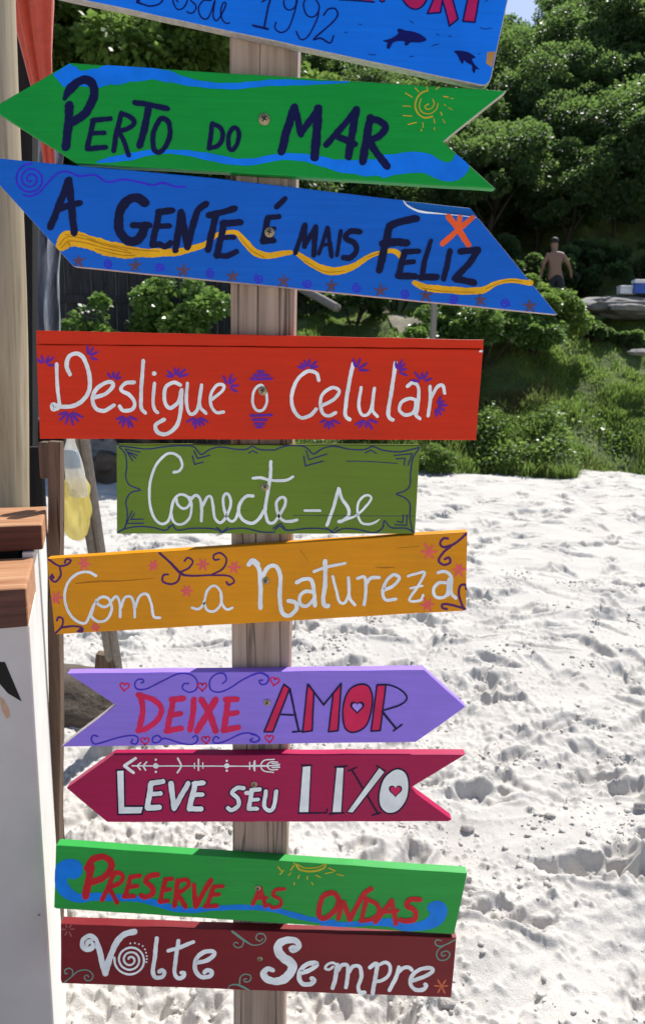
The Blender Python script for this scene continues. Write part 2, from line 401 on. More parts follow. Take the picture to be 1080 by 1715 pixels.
class Paint:
    """brush marks on one board, in one colour: each mark is a film lying on the board's face"""
    def __init__(s, layer, clip=None, seed=1):
        s.bm = bmesh.new(); s.e = .00025 + .00018 * layer; s.k = 0; s.clip = clip; s.r = random.Random(seed)
    def lay(s):
        s.k += 1; return s.e + s.k * 3e-6
    def v(s, p, e): return s.bm.verts.new(pl(p[0], p[1], e))
    def disc(s, c, r, n=14):
        e = s.lay()
        if s.clip and not inside((c[0], c[1]), s.clip): return
        ph = s.r.random() * 6
        s.bm.faces.new([s.v((c[0] + r * (1 + .06 * math.sin(3 * a + ph)) * math.cos(a), c[1] + r * (1 + .06 * math.sin(2 * a + ph)) * math.sin(a)), e) for a in [-2 * math.pi * i / n for i in range(n)]])
    def ribbon(s, pts, closed=False):
        """pts: (x, y, w) full-picture pixels"""
        e = s.lay(); n = len(pts); L = []; ph = s.r.random() * 9; ph2 = s.r.random() * 9; q = 0
        for i in range(n):
            a = pts[(i - 1) % n] if (closed or i > 0) else pts[i]; b = pts[(i + 1) % n] if (closed or i < n - 1) else pts[i]
            tx, ty = b[0] - a[0], b[1] - a[1]; d = math.hypot(tx, ty) or 1; nx, ny = -ty / d, tx / d
            w = pts[i][2] / 2; q += math.hypot(pts[i][0] - a[0], pts[i][1] - a[1])
            j1 = 1 + .07 * math.sin(q * .16 + ph) + .04 * math.sin(q * .55 + ph2); j2 = 1 + .07 * math.sin(q * .19 + ph2) + .04 * math.sin(q * .47 + ph)
            L.append(((pts[i][0] + nx * w * j1, pts[i][1] + ny * w * j1), (pts[i][0] - nx * w * j2, pts[i][1] - ny * w * j2)))
        if s.clip:              # trim the mark at the board's edge
            for i, (a, b) in enumerate(L):
                ia, ib = inside(a, s.clip), inside(b, s.clip)
                if ia != ib:
                    lo, hi = (a, b) if ia else (b, a)
                    p0, p1 = lo, hi
                    for _ in range(12):
                        m = ((p0[0] + p1[0]) / 2, (p0[1] + p1[1]) / 2)
                        if inside(m, s.clip): p0 = m
                        else: p1 = m
                    L[i] = (a, p0) if ia else (p0, b)
        V = [(s.v(a, e), s.v(b, e)) for a, b in L]
        for i in range(n if closed else n - 1):
            j = (i + 1) % n
            if s.clip and not all(inside(p, s.clip) for p in (*L[i], *L[j])): continue
            try: s.bm.faces.new((V[i][0], V[i][1], V[j][1], V[j][0]))
            except ValueError: pass
    def stroke(s, pts, mode):
        if mode == 'L':
            for a, b in zip(pts, pts[1:]):
                d = max(2, int(math.hypot(b[0] - a[0], b[1] - a[1]) / 3))
                s.ribbon([tuple(a[k] + (b[k] - a[k]) * t / d for k in range(3)) for t in range(d + 1)])
            for p in pts: s.disc(p, p[2] / 2 * .96)
        elif mode == 'O': s.ribbon([tuple(p) for p in catmull(pts, True)], True)
        else:
            c = [tuple(p) for p in catmull(pts)]; s.ribbon(c)
            if c[0][2] > 1.2:
                s.disc(c[0], c[0][2] / 2 * .96); s.disc(c[-1], c[-1][2] / 2 * .96)
    def fill(s, pts, smooth=False):
        e = s.lay()
        if smooth: pts = [tuple(p[:2]) for p in catmull([(p[0], p[1]) for p in pts], True)]
        A = sum(pts[i - 1][0] * pts[i][1] - pts[i][0] * pts[i - 1][1] for i in range(len(pts)))
        if A > 0: pts = pts[::-1]
        f = s.bm.faces.new([s.v(p, e) for p in pts]); f.normal_update()
        bmesh.ops.triangulate(s.bm, faces=[f])
    def run(s, x0, y0, sc, text):
        """'S w: x,y x,y,w ...' marks separated by | ; modes S smooth, L straight, O closed, P polygon, Q smooth polygon, D dot"""
        for t in text.split('|'):
            t = t.strip()
            if not t: continue
            head, body = t.split(':'); head = head.split(); mode = head[0]; w = float(head[1]) if len(head) > 1 else 8
            pts = []
            for q in body.split():
                a = [float(z) for z in q.split(',')]
                pts.append((x0 + a[0] / sc, y0 + a[1] / sc, (a[2] if len(a) > 2 else w) / sc))
            if mode == 'P': s.fill([p[:2] for p in pts])
            elif mode == 'Q': s.fill([p[:2] for p in pts], True)
            elif mode == 'D':
                for p in pts: s.disc(p, p[2] / 2)
            else: s.stroke(pts, mode)
        return s
    def rays(s, c, d, spread, n, r0, r1, w):
        for i in range(n):
            a = R_(d + spread * (i / (n - 1) - .5) + s.r.uniform(-6, 6)) if n > 1 else R_(d)
            ca, sa = math.cos(a), -math.sin(a); k = r1 * s.r.uniform(.8, 1.1); m = (r0 + k) / 2
            s.stroke([(c[0] + ca * r0, c[1] + sa * r0, w * .7), (c[0] + ca * m, c[1] + sa * m, w), (c[0] + ca * k, c[1] + sa * k, w * .6)], 'S')
        return s
    def spiral(s, c, r0, r1, turns, w, start=0.0, sq=1.0):
        k = int(turns * 14) + 1
        s.stroke([(c[0] + (r0 + (r1 - r0) * i / k) * math.cos(start + 2 * math.pi * turns * i / k), c[1] + sq * (r0 + (r1 - r0) * i / k) * math.sin(start + 2 * math.pi * turns * i / k), w) for i in range(k + 1)], 'S')
        return s
    def heart(s, c, r, w=None, rot=0.0):
        P = []
        for i in range(22):
            t = 2 * math.pi * i / 22; x = 16 * math.sin(t) ** 3; y = -(13 * math.cos(t) - 5 * math.cos(2 * t) - 2 * math.cos(3 * t) - math.cos(4 * t))
            x, y = x * math.cos(rot) - y * math.sin(rot), x * math.sin(rot) + y * math.cos(rot)
            P.append((c[0] + x * r / 16, c[1] + y * r / 16, w or 1))
        if w: s.ribbon([tuple(p) for p in catmull(P, True, 1.5)], True)
        else: s.fill([p[:2] for p in P], False)
        return s
    def done(s, name, rgb, parent):
        # marks that lie apart (words, separate drawings) become parts of their own
        bmesh.ops.delete(s.bm, geom=[v for v in s.bm.verts if not v.link_faces], context='VERTS'); s.bm.verts.index_update(); s.bm.verts.ensure_lookup_table(); isl = []; seen = set()
        for v0 in s.bm.verts:
            if v0.index in seen: continue
            st = [v0]; seen.add(v0.index); vs = []
            while st:
                a = st.pop(); vs.append(a)
                for e in a.link_edges:
                    b = e.other_vert(a)
                    if b.index not in seen: seen.add(b.index); st.append(b)
            isl.append([min(v.co.x for v in vs), max(v.co.x for v in vs), min(v.co.z for v in vs), max(v.co.z for v in vs), vs])
        G = GAP; groups = []
        for b in isl:
            hit = [g for g in groups if any(b[0] - G < c[1] and c[0] - G < b[1] and b[2] - G < c[3] and c[2] - G < b[3] for c in g)]
            new = [b]
            for g in hit: new += g; groups.remove(g)
            groups.append(new)
        for g in sorted(groups, key=lambda g: min(c[0] for c in g)):
            keep = {v for c in g for v in c[4]}; bm = bmesh.new(); mp = {}
            for v in s.bm.verts:
                if v in keep: mp[v] = bm.verts.new(v.co)
            for f in s.bm.faces:
                if f.verts[0] in keep: bm.faces.new([mp[v] for v in f.verts])
            if len(bm.faces): o = from_bm(name, bm, brush_paint(rgb), parent)
            else: bm.free()
        s.bm.free()

def board_mesh(name, px, th, mat, parent, bev=.0013, front=0.0, rough_seed=0, raw=None):
    """px: outline of the front face in picture pixels, clockwise; th thickness"""
    bm = bmesh.new(); rr = random.Random(rough_seed + len(px))
    pts = []
    for i, p in enumerate(px):       # hand-sawn edges: cut into short runs that wander under a millimetre
        q = px[(i + 1) % len(px)]; d = math.hypot(q[0] - p[0], q[1] - p[1]); k = max(1, int(d / 38))
        for j in range(k):
            t = j / k; wob = 0 if j == 0 else rr.uniform(-.45, .45)
            pts.append((p[0] + (q[0] - p[0]) * t - (q[1] - p[1]) / d * wob, p[1] + (q[1] - p[1]) * t + (q[0] - p[0]) / d * wob))
    A = sum(pts[i - 1][0] * pts[i][1] - pts[i][0] * pts[i - 1][1] for i in range(len(pts)))
    if A > 0: pts = pts[::-1]
    F = [pl(p[0], p[1], front) for p in pts]
    fv = [bm.verts.new(p) for p in F]; bv = [bm.verts.new(p + Vector((0, th, 0))) for p in F]
    f = bm.faces.new(fv); bm.faces.new(bv[::-1])
    n = len(fv)
    for i in range(n): bm.faces.new((fv[i], bv[i], bv[(i + 1) % n], fv[(i + 1) % n]))
    bmesh.ops.recalc_face_normals(bm, faces=bm.faces)
    if bev:
        es = [e for e in bm.edges if all(v in set(fv) for v in e.verts)]
        bmesh.ops.bevel(bm, geom=es, offset=bev, segments=2, profile=.5, affect='EDGES')
    if raw:                 # sawn edges left bare
        bm.normal_update()
        for f in bm.faces:
            if abs(f.normal.y) < .97 and raw(f.calc_center_median(), f.normal): f.material_index = 1
        mat = [mat, m_raw]
    return from_bm(name, bm, mat, parent)

m_raw = plain('bare_edge', (.46, .40, .385), .8, 120, .25, .4)
m_brass = plain('screw_brass', (.42, .33, .2), .4, 200, .25, .3, .8)
m_hole = plain('screw_recess', (.02, .016, .012), .8)
def screw(parent, x, y, r):
    """cross-head screw in a cup washer, let into the board's face"""
    c = pl(x, y); s = r / F * 1.22; bm = bmesh.new()
    prof = [(1.0, 0), (.97, .16), (.8, .26), (.66, .2), (.62, .3), (.4, .42), (0, .46)]
    rings = []
    for rad, h in prof[:-1]:
        rings.append([bm.verts.new(c + Vector((s * rad * math.cos(a), -s * h - .0002, s * rad * math.sin(a)))) for a in [2 * math.pi * k / 20 for k in range(20)]])
    for a, b in zip(rings, rings[1:]):
        for k in range(20): bm.faces.new((a[k], a[(k + 1) % 20], b[(k + 1) % 20], b[k]))
    top = bm.verts.new(c + Vector((0, -s * .46 - .0002, 0)))
    for k in range(20): bm.faces.new((rings[-1][k], rings[-1][(k + 1) % 20], top))
    o = from_bm('screw', bm, m_brass, parent, True)
    bm = bmesh.new(); a = random.Random(x).uniform(0, 1.5); q = Matrix.Rotation(a, 3, 'Y')
    for w in ((.95, .2, .22), (.22, .2, .95)): box(bm, c + Vector((0, -s * (.44 if w[0] > .5 else .445), 0)), (s * w[0], s * w[1], s * w[2]), q)
    d = from_bm('cross_recess', bm, m_hole)
    d.parent = o; return o

def sign(name, label, px, rgb, th=.019, cat='sign', **kw):
    cx = sum(p[0] for p in px) / len(px); cy = sum(p[1] for p in px) / len(px)
    root = empty(name, pl(cx, cy) + Vector((0, th, 0)), label, cat, 'painted wooden boards screwed to the post')
    b = board_mesh('board', px, th, board_paint('paint_' + label.split()[0] + '_%d' % int(cy + 500), rgb), root, rough_seed=int(cy + 500), **kw)
    return root, b

NAVY = (18, 22, 58); WHITE = (214, 206, 212)
# post: squared timber, a little off plumb
def build_post():
    m = wood('weathered_post', ((.17, .11, .082), (.37, .265, .205), (.53, .41, .33)), (34, 34, 1.1), .85, .9, (.03, .02, .017), .004)
    bm = bmesh.new(); D = .11; Yf = YB + .0195
    def c(x, y): return at(x, y, Yf)
    tl, tr = c(382.5, -330), c(505, -330); bl, br = c(391, 1715), c(475.5, 1715)
    k = (bl.z + .45) / (tl.z - bl.z)
    bl2 = bl + (bl - tl) * k; br2 = br + (br - tr) * k
    nz = 40; rows = []; rr = random.Random(3)
    for i in range(nz + 1):
        t = i / nz; a = tl.lerp(bl2, t); b = tr.lerp(br2, t); ring = []
        w = b - a; ch = .004
        prof = [(0, ch), (ch, 0)] + [(s, 0) for s in (.2, .4, .6, .8)] + [(1, 0), (1, ch), (1, D * .5), (1, D - ch), (1, D), (.5, D), (0, D), (0, D * .5)]
        for q, (s, d) in enumerate(prof):
            if q == 1: p = a + Vector((ch, 0, 0))
            elif q == 6: p = b - Vector((ch, 0, 0))
            else: p = a + w * s
            ring.append(bm.verts.new(p + Vector((rr.uniform(-.0004, .0004), d + (rr.uniform(0, .0006) if d == 0 else 0), 0))))
        rows.append(ring)
    n = len(rows[0])
    for a, b in zip(rows, rows[1:]):
        for j in range(n): bm.faces.new((a[j], b[j], b[(j + 1) % n], a[(j + 1) % n]))
    bm.faces.new(rows[0]); bm.faces.new(rows[-1][::-1])
    bmesh.ops.recalc_face_normals(bm, faces=bm.faces)
    o = from_bm('wooden_post', bm, m)
    tag(o, 'weathered square timber post carrying the stack of painted message boards', 'post')
build_post()

# 1 ---- top blue board
px = [(-40, -38), (24, -338), (892, -152), (850, 0), (823, 128), (820, 137), (812, 143.5), (804, 143)]
root, b = sign('painted_sign', 'large bright blue topmost board with two dolphins and the date 1992', px, (0, 98, 208), .018, bev=.0013, raw=lambda c, n: True)
p = Paint(2, px).run(150, 0, 3, """S 8: 245,-20 240,8 262,18 300,30 345,22 372,-5 385,-50 360,-110 300,-120 250,-90|L 9: 238,12 262,20|S 9: 262,-110 258,-50 248,10
S 7: 415,-20 425,22 445,48 475,36 492,-2 480,-35 450,-42 430,-15 445,10""".replace('\nS', '|S'))
p.run(150, 0, 3, "S 7: 560,-50 520,-35 505,-5 535,28 528,56 508,67 490,58|S 7: 612,2 572,4 548,40 560,84 590,95 612,58 628,8|S 7: 642,-70 625,40 622,85 638,104 660,78 686,22 674,12 660,52 666,96 688,118 702,114")
p.run(150, 0, 3, "S 9: 868,8 908,-12 896,40 878,135|L 11: 822,128 896,146|S 7: 1040,-25 1035,28 1008,50 984,40 976,8 990,-25 1020,-38 1045,-22|S 7: 1046,-25 1038,30 1012,115 990,152 958,163 932,142 936,112")
p.run(500, 0, 3, "O 7: 25,30 40,74 70,86 95,66 103,30 85,-2 55,-14 32,2|S 7: 104,30 95,88 62,160 34,194 8,196 -12,158|S 8: 125,76 150,46 184,44 196,76 160,122 76,196 112,192 158,216 176,180")
# dolphins, wave ticks
p.run(500, 0, 3, "Q: 422,205 440,200 470,190 500,168 494,150 510,143 532,152 580,160 620,178 641,200 610,213 562,213 545,229 530,224 535,209 500,206 472,216 455,246 441,236 446,216|Q: 780,258 802,254 850,262 888,288 870,296 882,322 908,350 890,346 882,368 871,352 870,330 840,312 831,302 822,321 808,302 798,278")
p.run(500, 0, 3, "S 3: 555,105 566,108 576,118|S 3: 910,138 930,145 970,140|S 3: 668,232 685,225 704,222|S 3: 230,165 244,160|S 3: 350,270 372,276 390,272|S 3: 690,170 706,178|S 3: 556,285 580,282|S 3: 900,272 912,268|S 3: 300,120 316,124|S 3: 750,180 768,184|S 3: 936,8 950,0")
p.run(500, 0, 3, "S 9: 205,-2 290,2 378,10|S 8: 408,2 418,9 432,4|O 8: 515,-30 540,22 580,46 622,30 650,-28 640,-100 585,-150 530,-110|O 7: 545,-40 560,-15 580,-8 605,-22 612,-60 585,-110 555,-90|L 8: 675,0 646,68 712,63 722,-2 668,-160 640,-150 675,0|L 8: 722,-2 752,-150 790,-120 772,-5 800,95 757,131 738,55 722,0|L 8: 848,-5 824,106 884,112 905,-8 905,-130 868,-130 848,-5|L 8: 800,-150 990,-115 985,-85 800,-120 800,-150")
p.done('lettering', (20, 26, 78), root)
p = Paint(1, px).run(500, 0, 3, "P: 210,-60 370,-30 372,9 208,-3|P: 676,0 722,-2 714,62 648,67|P: 724,-2 774,-4 800,94 757,129|P: 850,-5 904,-8 884,110 826,105|P: 804,-148 988,-114 984,-88 804,-120|Q: 520,-30 542,20 580,43 622,28 645,-28 636,-95 612,-60 604,-22 580,-8 560,-15 547,-40 535,-95|P: 408,-60 440,-50 432,3 412,4|P: 670,-158 722,-4 676,-2 645,-148")
p.done('letter_fill', (150, 32, 78), root)
p = Paint(0, px).run(500, 0, 3, "P: 946,262 988,258 970,338 940,318"); p.done('bare_patch', (150, 112, 70), root)

# 2 ---- green arrow, left
px = [(-15, 182), (117, 105), (848, 152), (742, 237), (829, 316), (128, 273)]
root, b = sign('arrow_sign', 'green board with left point and V notch, dark words PERTO DO MAR between blue waves', px, (22, 124, 50), raw=lambda c, n: n.x > .35, bev=.0016)
p = Paint(0, px).run(0, 90, 3, """P: 268,104 352,48 376,70 420,92 405,166 320,166|S: 360,110,96 400,122,82 470,124,92 560,105,104 660,98,90 760,100,62 850,115,55 950,142,38 1080,160,30 1190,162,32 1290,152,30 1390,145,32 1490,145,28 1590,146,18 1750,142,8""")
p.run(0, 90, 3, "S: 490,545,8 560,532,28 650,518,36 750,498,28 850,492,20 950,500,28 1080,524,38 1190,543,34 1290,540,34 1390,520,34 1490,518,36 1590,535,45 1690,560,58 1790,570,75 1890,572,88 1936,568,92")
p.run(640, 130, 4.909, "Q: -10,650 100,630 200,612 300,612 400,632 470,676 540,697 585,668 602,628 655,668 712,725 690,785 640,830 580,852 500,848 420,820 340,785 220,785 100,800 -10,815")
p.done('wave_stripe', (4, 100, 196), root)
p = Paint(1, px).run(640, 130, 4.909, "S 14: 412,320 350,330 298,300 270,240 284,170 325,124 372,106|S 10: 318,175 303,235 330,285 390,296 442,262 458,212|S 10: 380,216 350,236 368,260 405,250 426,215 415,180|L 9: 270,85 300,118|L 11: 365,76 371,100|L 10: 440,96 466,76|L 10: 190,126 244,160|L 9: 170,232 230,236|L 9: 170,311 245,317|L 10: 212,384 280,368|L 8: 333,370 335,410|L 9: 319,425 321,440|L 9: 424,340 430,374|L 8: 426,410 428,430|L 12: 505,155 540,160|L 7: 560,170 585,172|L 10: 511,222 520,230|L 7: 540,245 574,264|L 11: 480,285 490,308|L 7: 496,342 514,374")
p.done('sun_drawing', (160, 140, 44), root)
p = Paint(2, px).run(0, 90, 3, "S 44: 350,258 344,370 331,470|S 44: 326,225,24 352,180 400,138 445,134 472,165 470,220 440,285 390,330 360,345|L 26: 470,338 440,470|L 26: 466,335 556,326|L 24: 455,400 526,397|L 27: 440,478 532,470|S 26: 612,298 586,400 572,488|S 25: 610,300 652,316 677,345 650,372 600,390|S 24: 600,392 625,445 648,510|S 28: 678,245 760,258 842,276|S 36: 746,275 726,380 702,462|O 26: 815,325 848,345 854,410 830,470 795,495 771,470 772,400 792,348")
p.run(330, 120, 3, "L 24: 76,262 62,382|S 24: 78,260 120,286 130,330 106,370 60,386|O 23: 190,280 210,305 205,355 180,392 160,380 158,330 172,295|S 42: 490,180 456,280 424,402|S 34: 492,182 508,250 522,315|S 34: 522,310 565,250 612,182|S 45: 608,185 600,320 590,430|S 32: 800,192 740,265 648,368|S 38: 800,190 776,330 760,428|S 34: 706,325 750,345 792,364|S 40: 870,232 850,340 832,452|S 36: 872,235 920,252 948,280 920,318 862,350|S 38: 868,355 910,420 955,475")
p.done('lettering', NAVY, root); screw(root, 442.7, 200, 9)

# 3 ---- blue arrow, right, with a split top edge
px = [(-45, 261), (0, 265), (360, 298), (675, 335), (684, 343), (703, 353.5), (727, 357.5), (797, 363.5), (802, 367), (933, 527), (123, 446)]
root, b = sign('arrow_sign', 'royal blue right pointing board with dark words A GENTE É MAIS FELIZ and a yellow wave', px, (6, 84, 168), raw=lambda c, n: n.x > .3 or n.z < -.5, bev=.0014)
m_tong = board_paint('paint_split_edge', (24, 84, 150))
board_mesh('split_edge', [(672, 336), (787, 348.5), (799, 363), (797, 369), (727, 363), (690, 352)], .014, m_tong, root, .001, -.0085, 7)
pw = Paint(0).run(580, 330, 3, "S: 285,16,3 300,38,6 330,58,9 372,73,11 440,81,8 520,88,4 650,102,3"); pw.e = .0
pw.done('bare_split', (196, 206, 214), root)
yw = Paint(0, px).run(0, 260, 3, "S: 312,452,60 345,420,88 420,428,70 500,455,74 600,480,75 700,490,48 800,490,42 900,485,36 980,465,30 1040,442,28 1085,402,22 1130,390,20 1190,390,24 1230,435,34 1280,485,36 1340,505,34 1410,495,28 1460,488,26")
yw.run(330, 290, 3, "S: 505,405,26 570,450,34 640,485,40 720,490,40 800,460,30 870,415,24 920,400,20 980,390,24 1015,410,26 1032,450,18").run(580, 330, 3, "S: 340,430,24 400,455,36 500,465,36 600,472,36 680,468,34 750,435,24 820,420,22 925,432,28")
yw.done('yellow_wave', (196, 142, 30), root)
Paint(1, px).run(0, 260, 3, "S 5: 300,450 340,410 420,418 520,450 640,478|S 5: 310,465 350,432 430,440 540,470 660,492|S 4: 330,400 400,400 480,425|S 5: 440,420 560,452 700,476 800,482|S 4: 480,470 600,500 680,504").run(330, 290, 3, "S 4: 215,320 270,385 340,425|S 4: 540,440 640,494 740,492|S 4: 860,420 930,396").run(580, 330, 3, "S 4: 380,458 500,475 640,478|S 4: 700,460 800,422 880,424").done('yellow_streak', (150, 104, 22), root)
p = Paint(1, px); p.spiral((51.7, 300), 3, 26, 2.6, 3, 1.0)
p.run(0, 260, 3, "S 9: 120,200 155,206 200,185 240,140 290,92 340,82 400,105 480,100 540,135 620,122 700,135 770,150 820,138 880,158 930,158")
for c in ((180, 442), (267, 449), (353, 458), (434, 467), (515, 475), (598, 483), (677, 492), (759, 501), (845, 509)): p.spiral(c, 1.5, 8, 1.6, 2.2, c[0])
p.done('spiral_drawing', (56, 36, 168), root)
p = Paint(1, px)
for c in ((132, 437), (227, 445), (307, 453), (390, 463), (475, 471), (555, 479), (637, 487), (713, 495), (804, 503), (887, 512)): p.rays(c, 90, 288, 5, .5, 10.5, 4.2)
p.done('star_drawing', (82, 60, 74), root)
Paint(1, px).run(580, 330, 3, "S 30: 512,98 560,160 612,240|S 27: 632,104 560,165 482,235|L 24: 570,100 560,160|L 12: 530,130 600,140").done('orange_cross', (206, 78, 40), root)
p = Paint(3, px).run(0, 260, 3, "S 35: 346,125 310,220 254,362|S 36: 348,125 360,250 374,390|S 32: 300,268 350,252 402,240|S 46: 730,240 690,214 640,228 602,290 600,370 635,426 680,430 715,400 728,355|L 32: 668,352 752,352|L 33: 796,285 866,278|L 33: 800,290 766,450|L 27: 790,358 852,355|S 30: 765,452 800,448 830,460 858,440|L 33: 910,285 882,478|L 35: 912,290 942,462|S 33: 942,462 985,300 1005,268 1036,244")
p.run(330, 290, 3, "S 32: 58,212 120,198 190,178|L 34: 96,205 56,385|L 34: 130,252 218,248|L 33: 136,252 100,415|L 25: 125,325 186,322|S 28: 95,412 145,416 170,408 198,394|S 26: 398,170 420,150 442,128|L 27: 356,225 412,218|L 31: 356,225 331,345|L 22: 345,285 388,278|L 32: 332,342 384,338|L 24: 340,315 378,310|L 23: 540,260 494,402|L 25: 542,260 540,370|L 23: 538,370 596,268|L 27: 596,270 586,412|L 19: 655,275 612,405|L 23: 655,275 676,418|L 17: 630,362 672,356|L 19: 722,290 702,414|S 28: 818,295 770,292 745,325 790,352 800,390 770,425 735,425")
p.run(580, 330, 3, "S 37: 352,108 285,120 215,146|S 37: 216,150 190,260 165,368|S 40: 182,235 240,228 302,230|L 28: 288,275 362,272|L 31: 292,275 260,398|L 25: 285,330 338,325|L 33: 258,396 345,398|S 26: 425,218,20 396,310 378,402|L 34: 372,404 452,402|S 28: 520,270 505,340 488,412|L 33: 572,274 662,265|S 32: 660,270 610,340 548,405|L 35: 545,410 640,430")
p.done('lettering', (22, 24, 50), root); screw(root, 451.5, 389.3, 8)

# 4 ---- orange board, tongued along the top
px = [(67, 735), (61.5, 577), (808.5, 585.5), (797, 737)]
root, b = sign('painted_sign', 'orange red rectangular board with a grooved top edge and white words Desligue o Celular', px, (178, 44, 22))
board_mesh('tongue', [(61.4, 576), (61, 553.5), (809, 569), (808.4, 583.5)], .02, b.data.materials[0], root, .001, -.0015, 3)
g = bmesh.new(); v = [pl(*q, -.012) for q in ((61.5, 570), (809, 578), (808, 592), (61.5, 584))]
vf = [g.verts.new(q) for q in v]; vb = [g.verts.new(q + Vector((0, .012, 0))) for q in v]
g.faces.new(vf[::-1]); g.faces.new(vb)
for i in range(4): g.faces.new((vf[i], vf[(i + 1) % 4], vb[(i + 1) % 4], vb[i]))
bmesh.ops.recalc_face_normals(g, faces=g.faces)
from_bm('groove', g, b.data.materials[0], root)
Paint(0, px).run(420, 540, 2.634, "P: 1010,122 1022,124 1021,132 1004,131").done('bare_chip', (214, 206, 196), root)
O = (224, 206, 212)
p = Paint(1, px).run(40, 530, 2.7, "S 16: 150,215 152,300 162,398|S 19: 210,262 195,225 205,182 240,168 274,192 298,270 297,330 268,380 220,405 165,408 132,398 132,420 155,415|S 18: 312,368 370,350 405,312 385,296 335,322 312,370 325,414 365,426 408,402|S 17: 500,298 460,302 440,332 480,356 502,390 490,420 450,426 434,406|S 17: 541,200 532,330 532,410 550,436|S 15: 592,302 585,380 592,420 606,435|D 21: 590,258|S 17: 708,310 680,298 642,322 637,380 660,414 698,388 712,338|S 18: 714,332 710,420 694,490 650,530 608,525 596,492 635,466|S 15: 740,302 736,390 752,440 785,420 804,310|S 15: 804,310 796,402 824,438|S 14: 850,376 898,336 904,312 875,310 847,350 847,400 870,434 904,432")
p.run(420, 540, 2.634, "O 12: 45,276 16,300 8,350 25,386 54,386 71,350 65,302|S 16: 300,255 290,225 250,216 206,252 181,320 187,380 220,420 262,410 288,382|S 15: 310,370 370,336 390,302 360,288 320,312 307,352 317,400 345,412 374,398|S 17: 451,182 430,285 416,390 421,416 436,428|S 14: 486,287 476,370 495,410 528,388 544,296|S 14: 545,290 536,380 558,415|S 17: 638,177 622,290 606,390 611,420 626,430|S 15: 690,282 714,266 739,290 735,380 727,408 745,424|S 15: 730,342 698,336 664,352 655,386 680,408 714,398 732,360|S 23: 732,345 726,400|S 15: 790,282 790,350 781,412|S 15: 795,332 820,286 845,278 854,312")
p.done('lettering', O, root)
p = Paint(0, px, 4)
for c, d, s_, n, r1 in (((75, 612), 70, 130, 5, 20), ((147, 598), 40, 110, 4, 20), ((190, 638), 75, 110, 4, 17), ((295, 633), 90, 150, 6, 20), ((381, 647), 40, 130, 5, 20), ((117, 688), -95, 130, 6, 23), ((212, 695), -95, 130, 6, 22), ((330, 697), -85, 120, 6, 20),
                        ((515, 619), 90, 150, 6, 19), ((596, 620), 50, 110, 4, 20), ((664, 622), 40, 120, 5, 19), ((707, 640), 95, 140, 5, 19), ((551, 701), -90, 130, 5, 19), ((613, 701), -90, 130, 5, 19), ((729, 680), -15, 150, 6, 20)):
    p.rays(c, d, s_, n, 6, r1, 4.6)
p.run(420, 540, 2.634, "L 12: 2,250 92,249|L 13: 15,234 76,233|L 12: 32,218 56,217|L 12: 0,411 92,409|L 13: 10,430 68,430|L 12: 18,448 58,448|L 10: 25,462 50,462")
p.done('flourish', (86, 38, 128), root); screw(root, 440, 654.5, 7.5)

# 5 ---- olive board
px = [(195.5, 745), (703.5, 746), (694.5, 894), (196, 894)]
root, b = sign('painted_sign', 'small olive green board with navy scalloped border and white script Conecte-se', px, (90, 110, 40))
Wc = (208, 212, 208)
p = Paint(1, px).run(190, 735, 4, "S 18: 404,224 440,215 462,180 445,125 395,97 345,110 285,180 250,280 242,400 265,510 310,565 355,562 380,520 402,420 440,375 490,383 515,420 500,455 465,466 430,436 422,400|S 17: 400,430 388,500 410,560 460,572 510,530 525,450 512,390|S 20: 516,410 550,378 580,400 592,470 590,550|S 19: 595,455 630,390 655,390 668,450 680,530 715,562 750,530 785,450 780,390 755,366 735,400 745,480 770,540 805,550 830,510 850,430|S 22: 936,382 890,385 850,430 840,490 870,545 930,565 980,530 1008,480|S 19: 935,264 985,260 1040,275 1100,280 1160,276 1202,254")
p.run(440, 735, 4, "S 23: 55,152 50,260 30,380 14,490|S 20: 14,480 35,555 70,562 100,530 146,450 150,400 122,392 92,430 105,510 140,548 190,552 230,543|L 17: 280,480 385,481|S 22: 430,578 470,470 508,332|S 22: 510,335 530,400 570,460 575,510 540,545 508,555|S 16: 545,545 630,510 692,450 726,400 710,378 675,385 640,430 635,500 660,560 710,572 750,560 780,540,8")
p.done('lettering', Wc, root)
p = Paint(0, px).run(190, 735, 4, "S 9: 40,55 80,100 90,180 85,260 110,310 182,342 120,360 85,420 95,500 80,590 30,625|S 9: 45,48 130,58 230,68 330,55 430,46 530,50 560,75 590,105 650,70 720,55 820,70 890,70 930,50 980,72 1080,75|L 9: 540,80 565,132 645,110|L 9: 530,115 545,172 602,155|L 8: 905,95 935,80 965,98|L 8: 80,68 180,90|L 9: 85,75 130,148|L 8: 100,88 160,110|L 8: 105,95 152,130|S 9: 30,626 90,600 180,587 270,595 350,612 395,580 430,612 520,600 640,600 700,610 730,628 780,605 880,600 1000,625 1080,625|L 8: 368,592 400,575 412,602|L 8: 692,594 730,622 766,594|L 8: 125,485 90,568 206,565|L 8: 142,500 118,540 200,538")
p.run(440, 735, 4, "S 9: 80,75 130,55 190,45 270,50 310,75 340,102 400,66 480,50 580,70 680,72 735,52 800,75 900,88 980,75 1050,58|L 8: 290,80 310,140 430,102|L 9: 275,115 285,182 402,150|L 8: 685,95 725,76 760,98|S 9: 1048,62 1005,130 990,220 985,310 950,350 895,370 950,395 985,440 985,530 1002,622|L 8: 880,112 1000,100 972,178|L 8: 895,135 952,130 946,176|S 9: 1012,630 960,600 860,595 815,550 800,600 740,630 650,610 560,600 510,612 470,632 430,605 300,600 200,612 150,610 115,585 80,610|L 8: 70,600 120,566 150,600|L 8: 430,600 465,622 500,592|L 8: 885,575 962,580 965,510|L 8: 900,555 936,560 940,510")
